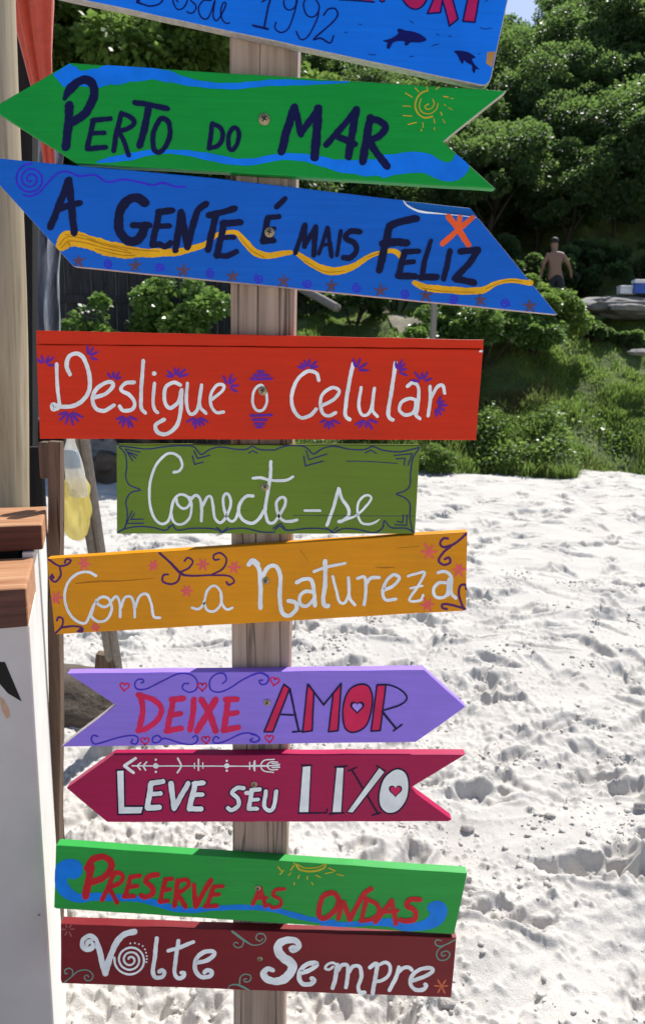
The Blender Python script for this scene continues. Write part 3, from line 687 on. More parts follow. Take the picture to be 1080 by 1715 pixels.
p.run(440, 735, 4, "S 5: 560,150 700,152 900,165|L 3: 200,514 1030,518")
p.done('border', (42, 46, 84), root); screw(root, 444, 815.5, 6.5)

# 6 ---- yellow board
px = [(79, 936), (782.5, 890.5), (780, 1021), (778, 1023), (92, 1063)]
root, b = sign('painted_sign', 'mustard yellow board with white words Com a Natureza, purple scrolls and pink flowers', px, (190, 122, 12))
Wy = (228, 216, 204)
p = Paint(1, px).run(60, 870, 2.842, "S 13: 288,268 250,250 200,258 155,300 139,360 152,430 192,480 235,494 256,460 282,400 312,370 346,375 354,400 330,416 300,405 288,385|S 13: 276,420 266,460 300,486 340,475 362,430 357,388|S 13: 360,388 385,366 401,400 403,465|S 13: 405,422 425,372 455,370 470,410 472,465|S 13: 473,422 495,366 530,356 550,400 562,460 592,468|S 12: 744,420 775,426 800,400 816,340 850,315 880,345 882,400 850,436 815,430 800,390|S 12: 881,345 886,400 910,428 936,420|S 24: 1014,214 1032,196 1056,212")
p.run(420, 870, 2.7, "S 20: 6,190 26,205 42,250 44,400|S 19: 50,262 80,216 115,212 134,260 131,350 142,420 175,434 207,404 200,376 170,368|S 18: 207,285 240,270 274,275 286,330 290,390|S 16: 285,328 245,326 221,350 226,385 255,390 284,362|S 20: 336,188 336,290 327,360 335,390 350,390|S 13: 285,236 340,216 426,198|S 13: 370,257 386,320 400,370 425,376 444,330 441,262|S 14: 442,270 446,350 470,386|S 15: 482,266 514,262 520,320 512,385|S 15: 518,300 540,266 580,262|S 15: 597,320 640,302 671,266 645,250 610,282 596,330 611,364 655,360|S 12: 710,256 745,246 785,240 756,300 716,364 765,366 778,342|L 10: 720,311 775,300|S 15: 846,240 880,236 905,262 906,330 926,356|S 15: 896,288 850,286 826,316 836,350 875,350 900,312|S 20: 898,270 890,340")
p.done('lettering', Wy, root)
p = Paint(0, px).run(60, 870, 2.842, "S 10: 62,190 110,220 150,215 168,196 146,190 140,206|S 10: 115,225 120,265 95,297 70,280 80,262|S 10: 95,542 125,510 130,475 110,465 102,482|S 10: 120,515 180,508 220,515 222,534 200,533|S: 590,160,12 640,205,12 690,255,14 730,268,10 850,265,9 920,270,9 945,295,9 920,312,10 908,298,10|S 9: 690,250 730,230 748,200 725,182 708,198|S 10: 690,256 675,295 640,308 605,295 608,266 630,262|S 9: 840,262 890,235 908,190 880,160 848,170 850,192 872,190|D 22: 80,275 215,528")
p.run(420, 870, 2.7, "S 11: 972,66 920,110 870,125 855,106 870,86 890,86|S 11: 905,120 870,150 848,185 870,205 900,195 895,172 876,180|S 11: 968,404 900,385 866,385 866,400 885,405|S 11: 960,404 940,340 946,300 970,296 972,314")
p.done('scroll_drawing', (76, 36, 80), root)
p = Paint(0, px, 3)
for c, r in (((141, 944), 11), ((257, 947), 9), ((340, 945), 11), ((392, 950), 11), ((313, 990), 11), ((94, 1002), 11), ((160, 1051), 7), ((718, 924), 15), ((768, 954), 12), ((716, 1013), 12)): p.rays(c, 90, 300, 6, 2.5, r, 4)
p.done('flower_drawing', (220, 80, 84), root)
p = Paint(0, px).run(60, 870, 2.842, "S: 190,305,4 300,295,9 420,292,5 560,280,3").run(420, 870, 2.7, "S: 560,215,2 600,218,6 650,216,3|L 3: 225,140 258,186|S: 660,130,2 760,122,3"); p.done('wood_stain', (150, 92, 12), root)
screw(root, 445, 972.6, 6.5)

# 7 ---- lilac arrow, right
px = [(113, 1128), (710, 1122), (779, 1184), (696, 1243), (103, 1251), (194, 1181)]
root, b = sign('arrow_sign', 'lilac right pointing board with a notched tail, red words DEIXE AMOR and hearts', px, (126, 102, 186), raw=lambda c, n: n.x < -.3 and n.z > .3)
p = Paint(0, px).run(90, 1090, 3, "S 8: 440,160 452,158 450,145 425,144 408,165 420,192 470,190 550,150 630,115 690,120 722,155 715,195 680,208 648,190 655,166 678,165|S 8: 848,165 868,145 855,115 815,118 785,150 790,195 830,208 880,190 960,140 1030,112 1075,130 1080,150|S 8: 222,430 200,425 190,445 205,468 240,462 330,435 400,425 425,440 415,468 390,462 398,445|S 8: 540,440 525,426 500,435 500,460 525,460 560,440 640,465 700,470 725,445 715,426 698,436|S 8: 830,440 815,430 800,450 815,465 860,455 950,415 1010,420 1035,445 1010,460 985,450 1000,440")
p.run(420, 1090, 2.842, "S 8: 0,118 50,105 85,126 75,155 50,160 40,142 56,140|S 8: 0,396 30,405 42,420 20,435 -2,428"); p.done('scroll_drawing', (58, 44, 148), root)
p = Paint(1, px)
for c, rr in (((209, 1150), .1), ((339, 1150), 0), ((243, 1241), 0), ((345, 1239), -.1), ((460, 1141), .2), ((451, 1237), 0)): p.heart(c, 7.5 if c[1] < 1200 else 6.8, 2.6, rr)
p.run(90, 1090, 3, "S 29: 437,222 448,300 430,398|S 28: 425,222 500,246 542,290 520,350 470,388 424,402|L 29: 592,245 652,240|L 30: 602,245 570,404|L 27: 590,325 638,316|L 29: 566,404 642,390|S 29: 705,245 698,330 685,398|S 33: 742,246 782,315 814,403|S 33: 814,246 770,320 721,403|L 28: 862,245 922,244|L 30: 876,245 856,400|L 27: 870,318 922,311|L 29: 852,400 928,386")
p.run(420, 1090, 2.842, "P: 157,164 182,182 104,383 66,383|P: 271,164 298,195 290,378 249,386|P: 428,158 413,379 372,384 393,205|Q: 520,162 560,172 576,220 570,290 543,358 490,386 451,368 439,300 449,230 477,182|P: 601,167 640,167 613,378 572,380"); p.done('red_paint', (176, 36, 72), root)
p = Paint(3, px).run(420, 1090, 2.842, "L 8: 157,160 185,180 105,386 64,386 157,160|S 10: 186,182 206,280 228,382|L 8: 200,387 242,383|L 8: 145,304 202,306|L 8: 270,160 300,195 292,380 247,388 270,160|L 9: 275,162 346,258 430,156|L 8: 430,156 415,380 370,386 392,205|O 8: 520,160 560,170 578,220 572,290 545,360 490,388 450,370 437,300 447,230 475,180|L 8: 600,164 572,383 615,380 642,166|S 8: 603,162 660,164 712,186 742,222 716,255 626,286|L 11: 625,290 690,370|L 8: 678,382 718,352")
p.heart((598, 1184), 12.2); p.done('letter_outline', (30, 24, 60), root)
Paint(5, px).heart((598, 1184), 8.2).done('heart_drawing', (150, 120, 200), root)
screw(root, 447.3, 1176.3, 6.2)

# 8 ---- crimson arrow, left
px = [(112, 1320), (190, 1264.5), (779, 1264), (685, 1321), (756, 1373), (750, 1376), (180, 1377)]
root, b = sign('arrow_sign', 'crimson left pointing board with white words LEVE SEU LIXO under a drawn arrow', px, (142, 30, 66))
Wp = (212, 206, 228)
p = Paint(2, px).run(90, 1240, 3, "L 6: 395,128 1080,130|L 15: 412,90 356,128 402,162|L 7: 438,112 420,128 437,147|L 7: 468,108 450,128 463,150|D: 514,97,12 514,128,28 514,158,12 870,103,12 870,128,26 870,152,12|S 9: 624,90 641,128 622,162|L 8: 728,95 728,150|L 6: 708,115 708,140|L 6: 750,112 750,140|L 6: 985,110 985,145|L 8: 1010,103 1010,152")
p.run(420, 1240, 2.842, "L 6: 0,120 135,121|S 6: 112,90 65,95 48,120 62,145 108,152|S 6: 128,104 95,103 78,120 95,140 128,138|L 5: 100,110 138,114|L 5: 100,130 138,128|L 6: 15,105 15,138")
p.run(90, 1240, 3, "P: 320,154 352,152 355,335 449,335 440,366 328,368|S 26: 490,216 520,212 550,206|L 27: 490,216 472,340|L 23: 484,272 538,266|L 27: 472,340 532,336|L 27: 590,216 606,342|L 25: 676,216 606,342|L 25: 706,217 752,214|L 27: 712,216 682,344|L 22: 700,275 748,272|L 25: 682,344 742,344|S 21: 955,240 920,240 896,265 924,290 930,325 895,350 876,340|L 20: 992,250 1036,246|L 22: 996,250 980,344|L 18: 990,300 1028,296|L 20: 980,344 1022,344")
p.run(420, 1240, 2.842, "S 19: 72,242 65,310 85,334 108,320 122,242|P: 248,126 284,123 274,341 231,341|P: 409,131 441,131 429,341 389,341|P: 611,132 634,151 484,343 461,340|Q: 690,140 733,156 748,210 738,280 698,333 650,343 617,310 614,250 637,180|L 19: 1,250 -22,250"); p.done('lettering', Wp, root)
p = Paint(0, px).run(90, 1240, 3, "P: 312,145 360,143 363,326 460,326 448,375 320,377|S 38: 490,216 520,212 552,206|L 39: 490,216 472,340|L 35: 484,272 540,266|L 39: 472,340 534,336|L 39: 590,214 606,344|L 37: 678,214 606,344|L 37: 706,217 754,214|L 39: 712,216 682,344|L 34: 700,275 750,272|L 37: 682,344 744,344|S 33: 956,240 920,240 896,265 924,290 930,325 895,350 874,340|L 31: 992,250 1038,246|L 33: 996,250 980,344|L 30: 990,300 1030,296|L 31: 980,344 1024,344")
p.run(420, 1240, 2.842, "S 30: 72,242 65,310 85,334 108,320 122,242|P: 243,119 290,117 280,348 225,348|P: 403,125 448,125 435,348 383,348|P: 609,124 643,149 486,352 453,343|Q: 690,132 740,150 756,210 745,284 702,341 648,351 609,314 606,248 630,174|L 7: 240,118 290,119|L 8: 225,347 360,345 364,328|L 8: 398,127 458,122|L 8: 374,351 442,345|L 10: 480,140 605,350|L 8: 463,146 502,129|L 8: 578,356 618,345|L 8: 598,122 638,146"); p.done('letter_outline', (34, 22, 48), root)
p = Paint(4, px).heart((662, 1324), 11.5); p.done('heart_outline', (34, 22, 48), root); Paint(5, px).heart((662, 1324), 9).done('heart_drawing', (170, 40, 80), root)
screw(root, 426, 1313.5, 5.8)

# 9 ---- green board with waves
px = [(91, 1520), (94, 1417), (97, 1416), (782, 1463), (760, 1565), (95, 1522)]
root, b = sign('painted_sign', 'green rectangular board with red words PRESERVE AS ONDAS over a curling blue wave', px, (42, 128, 56))
p = Paint(0, px).run(80, 1400, 2.919, "Q: 36,190 42,148 70,122 110,113 150,120 171,150 166,188 146,207 118,212 101,204 98,228 122,262 165,288 200,292 190,320 150,326 100,312 60,284 38,240|S: 165,304,44 230,297,40 330,302,35 430,307,30 520,325,32 600,350,32 700,364,26 800,355,24 900,350,26 1000,350,26 1080,356,25 1150,372,26 1230,395,28 1300,410,24 1400,424,26")
p.run(420, 1420, 2.842, "S: 340,358,26 450,365,24 560,358,26 650,355,40 720,372,40 780,376,36|Q: 838,290 846,268 872,254 906,255 931,282 930,322 905,362 858,386 800,394 735,396 715,380 780,358 832,338 852,312"); p.done('wave_stripe', (24, 102, 182), root)
p = Paint(1, px).run(420, 1420, 2.842, "S 10: 215,78 235,104 290,112 345,98 356,78|S 6: 225,80 260,96 320,92 345,80|L 7: 190,106 205,84|L 6: 130,90 146,110|L 6: 140,126 156,106|L 6: 180,130 190,120|L 6: 230,130 225,146|L 6: 270,136 268,150|L 6: 290,164 296,176|L 6: 310,130 332,140|L 6: 355,122 390,115|L 6: 370,95 402,110|L 6: 206,62 206,76|L 6: 206,165 207,175|L 6: 410,125 440,132"); p.done('sun_drawing', (152, 142, 40), root)
p = Paint(2, px).run(80, 1400, 2.919, "S 36: 214,152 200,220 186,296|S 32: 192,158 220,117 270,102 308,126 308,165 270,205 222,226|S 23: 322,190 292,260 266,314|S 23: 312,186 350,181 369,205 345,235 300,250|L 23: 302,255 340,326|L 22: 408,200 452,195|L 23: 406,200 380,295|L 22: 400,250 438,245|L 23: 372,296 422,295|S 26: 538,191 500,196 478,221 510,250 514,280 480,300 457,291|L 22: 572,215 608,210|L 23: 576,215 550,320|L 21: 566,265 598,262|L 22: 548,322 588,318|S 25: 636,220 628,290 620,343|S 21: 636,220 680,216 689,240 665,265 632,280|L 24: 637,285 674,347|L 23: 715,240 722,343|S 25: 799,217 765,270 725,346|L 21: 812,250 856,246|L 23: 812,250 776,345|L 20: 800,290 838,286|L 21: 768,345 828,342")
p.run(420, 1420, 2.842, "L 19: 45,192 10,268|L 21: 45,192 70,278|L 16: 20,240 76,238|S 17: 160,196 120,201 106,225 140,246 140,275 105,285 86,271|O 25: 395,216 350,227 326,280 327,325 355,334 398,300 418,250|L 21: 436,260 416,338|L 23: 442,260 470,343|S 24: 470,343 520,250 542,215 572,196|L 21: 550,247 526,345|S 21: 545,241 600,270 608,310 580,338 522,348|L 23: 670,252 592,353|L 23: 670,252 690,362|L 18: 612,310 698,300|S 25: 804,246 760,247 742,275 780,300 780,338 740,349 712,344"); p.done('lettering', (160, 34, 40), root)
screw(root, 432, 1487, 5.8)

# 10 --- maroon board
px = [(102, 1641), (102, 1547.5), (764, 1571), (755, 1671), (104, 1647)]
root, b = sign('painted_sign', 'maroon rectangular lowest board with pale curly words Volte Sempre', px, (104, 34, 38))
Wv = (208, 206, 224)
p = Paint(1, px).run(95, 1530, 4, "S: 204,212,22 213,188,30 242,192,32 244,224,36 205,240,36 174,218,32 178,176,30 220,150,30 258,170,36 285,240,38 308,330,40 328,402,42|S 40: 328,402 360,290 408,185 455,140 524,122|S 5: 0,0 0,0" .replace('|S 5: 0,0 0,0', ''))
p.spiral((218.7, 1607.5), 3.5, 27, 2.95, 3.6, 3.6, .98)
p.run(95, 1530, 4, "D 12: 495,200 525,198 552,205 578,218 592,240 600,262 605,285 605,305 603,325|S 28: 671,165 660,280 646,390 665,428 708,424 723,396 705,380 688,390|S 27: 816,182 801,290 790,390 815,433 853,420 855,397 836,396|S 26: 748,250 830,225 916,190|S 29: 930,332 1010,312 1058,272 1040,252 980,262 932,312 930,380 970,424 1028,420 1040,392 1010,380 990,395")
p.run(350, 1540, 5.143, "S: 730,236,40 705,250,44 722,272,36 770,235,50 752,185,54 680,176,58 605,212,70 595,275,76 640,325,78 702,372,80 715,430,80 660,505,74 570,532,66 495,510,60 470,462,54 505,425,46 550,436,40|S 40: 785,460 860,440 928,392 910,374 840,388 787,440 778,510 812,556 876,556 906,525 884,508")
p.run(530, 1550, 4.32, "S 19: 120,298 90,320 62,310 80,282 120,270 148,288|S 31: 150,285 136,380 116,452|S 28: 150,332 180,290 222,290 226,360 212,448|S 28: 230,342 265,296 312,300 324,370 302,440 312,482 348,484|S 30: 386,304 428,276 438,300 420,400 406,492|S 25: 440,290 500,267 533,300 520,360 470,398 432,405|S 29: 595,302 572,380 527,468|S 27: 580,350 620,311 662,302 688,322|S 29: 690,400 780,370 838,330 820,307 750,317 692,362 678,420 712,463 768,464 794,436 784,426"); p.done('lettering', Wv, root)
p = Paint(0, px).run(95, 1530, 4, "S 8: 52,462 100,425 150,385 210,380 244,410 235,443 202,449 186,425 204,411 216,424|S 8: 105,420 110,385 85,366 57,380 60,404 75,400")
p.run(350, 1540, 5.143, "S: 200,102,16 260,147,20 320,190,18 380,220,9 450,210,8 490,170,9 470,126,10 420,126,10 406,165,9 440,186,9 465,165,8|S 9: 300,182 285,230 240,242 211,215 230,196 250,205|S: 166,598,8 180,570,10 230,560,14 290,580,18 370,622,10|S 11: 265,565 270,500 310,471 359,485 354,525 315,539 300,515 325,510")
p.run(530, 1550, 4.32, "S 9: 1003,102 930,140 880,150 856,125 870,104 900,110|S 9: 920,145 880,175 866,215 890,250 940,245 964,210 945,186 906,195 905,220 930,215"); p.done('scroll_drawing', (96, 122, 112), root)
p = Paint(0, px, 8).rays((114.5, 1557), 90, 300, 6, 4, 12, 2.8); p.done('pink_flower', (140, 78, 78), root)
p = Paint(0, px, 8).rays((739, 1652), 90, 300, 6, 4, 12, 3.2); p.run(530, 1550, 4.32, "D 28: 905,440"); p.done('orange_flower', (176, 92, 62), root)
screw(root, 435.5, 1605.5, 5.2)

# ------------------------------------------------------------------ stall on the left: log pillar, planks, white counter
def log(name, a, b, r0, r1, mat, label, cat, seed=1, n=28):
    rr = random.Random(seed); bm = bmesh.new(); a, b = Vector(a), Vector(b); k = 26
    ph = [rr.uniform(0, 6) for _ in range(4)]
    pts = [a.lerp(b, i / k) + Vector((.004 * math.sin(i * .6 + ph[0]), .004 * math.sin(i * .5 + ph[1]), 0)) for i in range(k + 1)]
    rad = [r0 + (r1 - r0) * i / k + .002 * math.sin(i * .9 + ph[2]) for i in range(k + 1)]
    tube(bm, pts, rad, n, sq=lambda an, i: 1 + .02 * math.sin(3 * an + ph[3]) + .012 * math.sin(7 * an + i * .2))
    o = from_bm(name, bm, mat, smooth=True); return tag(o, label, cat)
m_log = wood('stripped_log', ((.20, .155, .10), (.36, .295, .20), (.48, .405, .29)), (30, 30, .9), .8, .5, None, .004)
m_darkwood = wood('dark_plank', ((.012, .012, .014), (.03, .03, .034), (.06, .06, .066)), (18, 18, .8), .85, .6, (.004, .004, .005), .006)
m_tar = wood('near_black_wood', ((.008, .008, .01), (.016, .015, .017), (.03, .028, .03)), (20, 20, .9), .85, .4)  # near-black wood for the darkest parts of the stall
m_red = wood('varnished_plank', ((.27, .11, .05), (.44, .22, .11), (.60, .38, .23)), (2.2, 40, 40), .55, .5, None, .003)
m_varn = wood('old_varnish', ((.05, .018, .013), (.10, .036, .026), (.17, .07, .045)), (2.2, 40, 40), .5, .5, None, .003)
m_white = plain('white_paint', (.78, .77, .74), .5, 9, .10, .25)
m_stick = wood('brown_stick', ((.075, .048, .032), (.15, .10, .07), (.24, .17, .12)), (40, 40, 1.6), .7, .5, (.03, .02, .015))
m_grey = wood('grey_stick', ((.14, .125, .11), (.24, .215, .19), (.34, .31, .28)), (40, 40, 1.6), .7, .5)

p0, p1 = at(-64, -60, 1.86), at(-32, 850, 1.86)
d = (p1 - p0); lo = p0 + d * ((p0.z + .3) / -d.z); hi = p0 - d * .9
log('log_pillar', hi, lo, .108, .128, m_log, 'thick round bare log pillar beside the stepped reddish planks', 'pillar', 4)

# a dark stall post close behind the pillar
q0, q1 = at(46, -20, 2.5), at(48, 740, 2.5)
bm = bmesh.new(); dd = q1 - q0; a = q0 - dd * .6; b = q0 + dd * ((q0.z + .2) / -dd.z)
tube(bm, [a, b], [.034, .034], 4, twist=math.pi / 4)
tag(from_bm('stall_post', bm, m_tar), 'dark stall post just behind the bare log pillar', 'post')

# furled red cloth
def furled(name, pts, rads, mat, label, cat, folds=7, seed=2):
    rr = random.Random(seed); bm = bmesh.new(); n = 48; P = catmull([tuple(p) for p in pts], False, .02)
    k = len(P); R = np.interp(np.linspace(0, 1, k), np.linspace(0, 1, len(rads)), rads); ph = rr.uniform(0, 6)
    tube(bm, [Vector(p) for p in P], list(R), n, sq=lambda an, i: 1 + .22 * math.sin(folds * an + ph + i * .05) + .1 * math.sin((folds + 4) * an - i * .08))
    return tag(from_bm(name, bm, mat, smooth=True), label, cat)
m_redcloth = plain('red_cloth', (.60, .075, .035), .6, 60, .15, .2)
m_redcloth.node_tree.nodes['Principled BSDF'].inputs['Sheen Weight'].default_value = .3
furled('red_cloth', [at(48, -260, 2.3), at(50, -100, 2.3), at(55, 0, 2.3), at(64, 90, 2.3), at(72, 150, 2.3), at(80, 235, 2.3), at(86, 300, 2.3), at(90, 350, 2.3)],
       [.08, .058, .049, .033, .024, .016, .013, .009], m_redcloth, 'gathered red cloth hanging in folds beside the log pillar', 'cloth')

# wrinkled clear tarpaulin
def sheet(name, x0, x1, y0, y1, Y, mat, label, cat, th=.003):
    bm = bmesh.new(); nu, nv = 26, 70; V = []
    for j in range(nv + 1):
        row = []
        for i in range(nu + 1):
            u, v = i / nu, j / nv
            p = at(x0 + (x1 - x0) * u + 6 * math.sin(v * 5) * (1 - u), y0 + (y1 - y0) * v, Y)
            p.y += .03 * math.sin(u * 15 + 2 * math.sin(v * 3)) + .012 * mnoise.noise(Vector((u * 6, v * 9, 1))) * 2
            row.append(bm.verts.new(p))
        V.append(row)
    for j in range(nv):
        for i in range(nu): bm.faces.new((V[j][i], V[j + 1][i], V[j + 1][i + 1], V[j][i + 1]))
    o = from_bm(name, bm, mat, smooth=True)
    s = o.modifiers.new('thickness', 'SOLIDIFY'); s.thickness = .0008
    return tag(o, label, cat)
m_tarp, n_, l_, p_ = newmat('grey_plastic')
p_.inputs['Roughness'].default_value = .28; p_.inputs['Specular IOR Level'].default_value = .7
g_ = noise_n(n_, l_, coords(n_, l_, (9, 9, 2.0)), 2.4, 6, .65, .6)
r_ = ramp(n_, [(.33, (.14, .165, .21)), (.52, (.34, .38, .45)), (.68, (.75, .78, .82))]); l_.new(g_, r_.inputs[0]); l_.new(r_.outputs[0], p_.inputs['Base Color'])
bump(n_, l_, g_, p_, .6, .02)
sheet('plastic_sheet', 50, 104, 225, 704, 2.7, m_tarp, 'wrinkled grey plastic sheet hanging beside the dark stall post', 'plastic sheet')

# handrail beam
bm = bmesh.new(); a, b = at(40, 722, 2.62), at(112, 723, 2.62); c = (a + b) / 2 - Vector((.3, 0, 0))
box(bm, c, (b.x - a.x + .6, .07, .075), bev=.004)
hr = empty('handrail', (c.x, c.y, c.z), 'short dark wooden handrail ending behind the orange board', 'handrail')
from_bm('rail', bm, m_tar, hr)
bm = bmesh.new(); box(bm, Vector((at(46, 722, 2.62).x, 2.62, (c.z - .04) / 2 - .1)), (.06, .06, c.z - .04 + .2), bev=.004); from_bm('leg', bm, m_tar, hr)

# counter, standing a little turned to the left; its own frame: r runs along the front, s runs back
CA = R_(17.8); CO = at(49.5, 1046, 1.25); CO = Vector((CO.x, CO.y, 0))
CR = Vector((math.cos(CA), math.sin(CA), 0)); CD = Vector((-math.sin(CA), math.cos(CA), 0)); CM = Matrix.Rotation(CA, 3, 'Z')
def fr(r, s, z): return CO + CR * r + CD * s + Vector((0, 0, z))
def fbox(bm, r0, r1, s0, s1, z0, z1, bev=.0015):
    box(bm, fr((r0 + r1) / 2, (s0 + s1) / 2, (z0 + z1) / 2), (r1 - r0, s1 - s0, z1 - z0), CM, bev)
zb = at(49.5, 1046, 1.25).z; zt = at(49, 981, 1.25).z; zu = at(76, 918, 1.475).z; zv = at(76, 876, 1.475).z
cz = empty('white_counter', fr(-.3, .2, 0), 'white painted counter front with a black painted mark and bright white boarded end', 'counter')
m_panel, n_, l_, p_ = newmat('panel_white'); v_ = coords(n_, l_, (1, 1, 1))
g_ = noise_n(n_, l_, v_, 4, 5, .6); vo_ = N(n_, 'ShaderNodeTexVoronoi'); vo_.inputs['Scale'].default_value = 16; l_.new(v_, vo_.inputs['Vector'])
c_ = mixc(n_, l_, ramp2(n_, l_, g_, .35, .65), (.49, .44, .43, 1), (.57, .52, .51, 1))
c_ = mixc(n_, l_, ramp2(n_, l_, vo_.outputs['Distance'], .045, .08), (.07, .055, .05, 1), c_)
l_.new(c_, p_.inputs['Base Color']); p_.inputs['Roughness'].default_value = .5; bump(n_, l_, g_, p_, .2, .004)
bm = bmesh.new(); fbox(bm, -.9, -.003, 0, .02, -.1, zb - .001); from_bm('front_panel', bm, m_panel, cz)
for s0, s1, top in ((.003, .205, zb - .002), (.2085, .395, zu - .002), (.3985, .53, zu - .004), (.5335, .66, zu - .003)):
    bm = bmesh.new(); fbox(bm, -.022, 0, s0, s1, -.1, top, .002); from_bm('end_board', bm, m_white, cz)
def on_panel(name, pts, e, rgb):
    bm = bmesh.new(); V = []
    for x, y in pts:
        d = ray(x, y); o = Vector((0, 0, CAMZ)); t = ((fr(0, -e, 0) - o).dot(CD)) / d.dot(CD); V.append(bm.verts.new(o + d * t))
    f = bm.faces.new(V); f.normal_update(); bmesh.ops.triangulate(bm, faces=[f]); from_bm(name, bm, brush_paint(rgb), cz)
on_panel('painted_mark', ((-75, 1104), (9, 1109), (37, 1175), (13.5, 1161), (0, 1145), (-38, 1128), (-78, 1130)), .0006, (14, 16, 24))
on_panel('rust_stain', ((0, 1166), (7, 1172), (16, 1188), (18, 1200), (12, 1204), (4, 1190)), .0004, (150, 118, 98))
def plank(label, r1, s0, s1, z0, z1, ch):
    bm = bmesh.new(); fbox(bm, -1.0, r1, s0, s1, z0, z1, 0)
    bmesh.ops.subdivide_edges(bm, edges=[e for e in bm.edges if e.calc_length() > .5], cuts=48)
    es = [e for e in bm.edges if len(e.link_faces) == 2 and e.calc_face_angle(0) > .7]
    bmesh.ops.bevel(bm, geom=es, offset=ch, segments=3, profile=.6, affect='EDGES')
    for v in bm.verts: v.co += (CD * .0016 + Vector((0, 0, .0014))) * mnoise.noise(v.co * 11)
    bmesh.ops.translate(bm, verts=bm.verts, vec=-fr(0, s0, z0)); bmesh.ops.rotate(bm, verts=bm.verts, matrix=Matrix.Rotation(-CA, 3, 'Z'))
    bm.normal_update()
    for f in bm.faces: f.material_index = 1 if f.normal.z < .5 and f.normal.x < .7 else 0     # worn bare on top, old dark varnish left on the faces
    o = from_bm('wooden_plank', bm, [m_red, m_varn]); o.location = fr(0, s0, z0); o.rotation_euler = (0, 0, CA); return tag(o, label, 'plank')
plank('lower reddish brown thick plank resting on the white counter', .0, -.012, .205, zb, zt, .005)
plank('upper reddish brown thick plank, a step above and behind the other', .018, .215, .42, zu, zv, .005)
bm = bmesh.new(); fbox(bm, -.9, -.03, .23, .39, zb + .02, zu - .001, .002); from_bm('bearer', bm, m_tar, cz)
bm = bmesh.new(); fbox(bm, -.075, -.065, .208, .216, zt - .005, zu + .002, .001); from_bm('bolt', bm, m_tar, cz)
# near-black boards put in for the shadow region under the upper plank
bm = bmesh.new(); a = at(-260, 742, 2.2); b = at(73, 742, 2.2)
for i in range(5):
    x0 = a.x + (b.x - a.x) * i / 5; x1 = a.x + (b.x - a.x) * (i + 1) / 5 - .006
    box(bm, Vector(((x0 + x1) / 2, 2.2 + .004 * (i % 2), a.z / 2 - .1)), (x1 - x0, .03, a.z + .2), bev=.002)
tag(from_bm('board_wall', bm, m_tar), 'near-black board side of the stall, filling the shadow behind the stepped planks', 'wall')

# brown pole with its block, leaning grey prop, bag
pr = empty('wooden_pole', ground_at(104, 1560), 'slim squared brown pole standing close beside the white counter', 'pole')
bm = bmesh.new(); a, b = at(94, 739, 1.62), at(95, 1414, 1.62); d = b - a; b2 = a + d * ((a.z + .15) / -d.z)
w = 10.0 / F * 1.65 * 1.06
tube(bm, [a.lerp(b2, t / 20) + Vector((.0012 * math.sin(t), 0, 0)) for t in range(21)], w * 1.35, 4, twist=math.pi / 4)
bmesh.ops.bevel(bm, geom=[e for e in bm.edges if abs(e.verts[0].co.z - e.verts[1].co.z) > .02], offset=.003, segments=2, affect='EDGES')
from_bm('shaft', bm, m_stick, pr)
bm = bmesh.new(); bc = at(79, 770, 1.64); box(bm, bc, (.026, .03, .082), bev=.005)
from_bm('block', bm, m_stick, pr)

gr = empty('leaning_prop', ground_at(215, 1240), 'grey grooved prop leaning towards the log pillar behind the hanging bag', 'prop')
bm = bmesh.new(); t0, t1 = at(126, 690, 2.3), at(192, 1118, 2.95); d = t1 - t0; t2 = t0 + d * ((t0.z + .1) / -d.z); t0 = t0 - d * .10
rr_ = .017
for off in (-.014, .016):
    tube(bm, [t0 + Vector((off, 0, 0)), t2 + Vector((off, 0, 0))], [.017, .019], 10)
box(bm, (t0 + t2) / 2 + Vector((0, .01, 0)), (.012, .012, (t0 - t2).length * .98), (t0 - t2).to_track_quat('Z', 'Y').to_matrix())
from_bm('shaft', bm, m_grey, gr)
bm = bmesh.new(); c = at(176, 1118, 2.93); box(bm, c, (.075, .05, .13), Matrix.Rotation(.12, 3, 'Y'), bev=.006); from_bm('foot_block', bm, m_stick, gr)

def lathe_px(name, spec, Y, mat, parent, folds, seed, flat=.6):
    """spec: (y pixel, left x, right x); a soft hanging body with folds"""
    bm = bmesh.new(); n = 40; rings = []; rr = random.Random(seed); ph = rr.uniform(0, 6)
    S = catmull([(s[0], s[1], s[2]) for s in spec], False, 4)
    for i, s in enumerate(S):
        l, r = at(s[1], s[0], Y), at(s[2], s[0], Y); c = (l + r) / 2; rad = max((r - l).length / 2, .0008); ring = []
        for k in range(n):
            an = 2 * math.pi * k / n
            q = 1 + .09 * math.sin(folds * an + ph + .22 * i) + .05 * math.sin(2 * folds * an - .3 * i) + .16 * mnoise.noise(Vector((3 * math.cos(an), 3 * math.sin(an), i * .18 + seed)))
            ring.append(bm.verts.new(c + Vector((rad * q * math.cos(an), rad * q * flat * math.sin(an), 0))))
        rings.append(ring)
    for a, b in zip(rings, rings[1:]):
        for k in range(n): bm.faces.new((a[k], a[(k + 1) % n], b[(k + 1) % n], b[k]))
    bm.faces.new(rings[0]); bm.faces.new(rings[-1][::-1]); bmesh.ops.recalc_face_normals(bm, faces=bm.faces)
    return from_bm(name, bm, mat, parent, True)
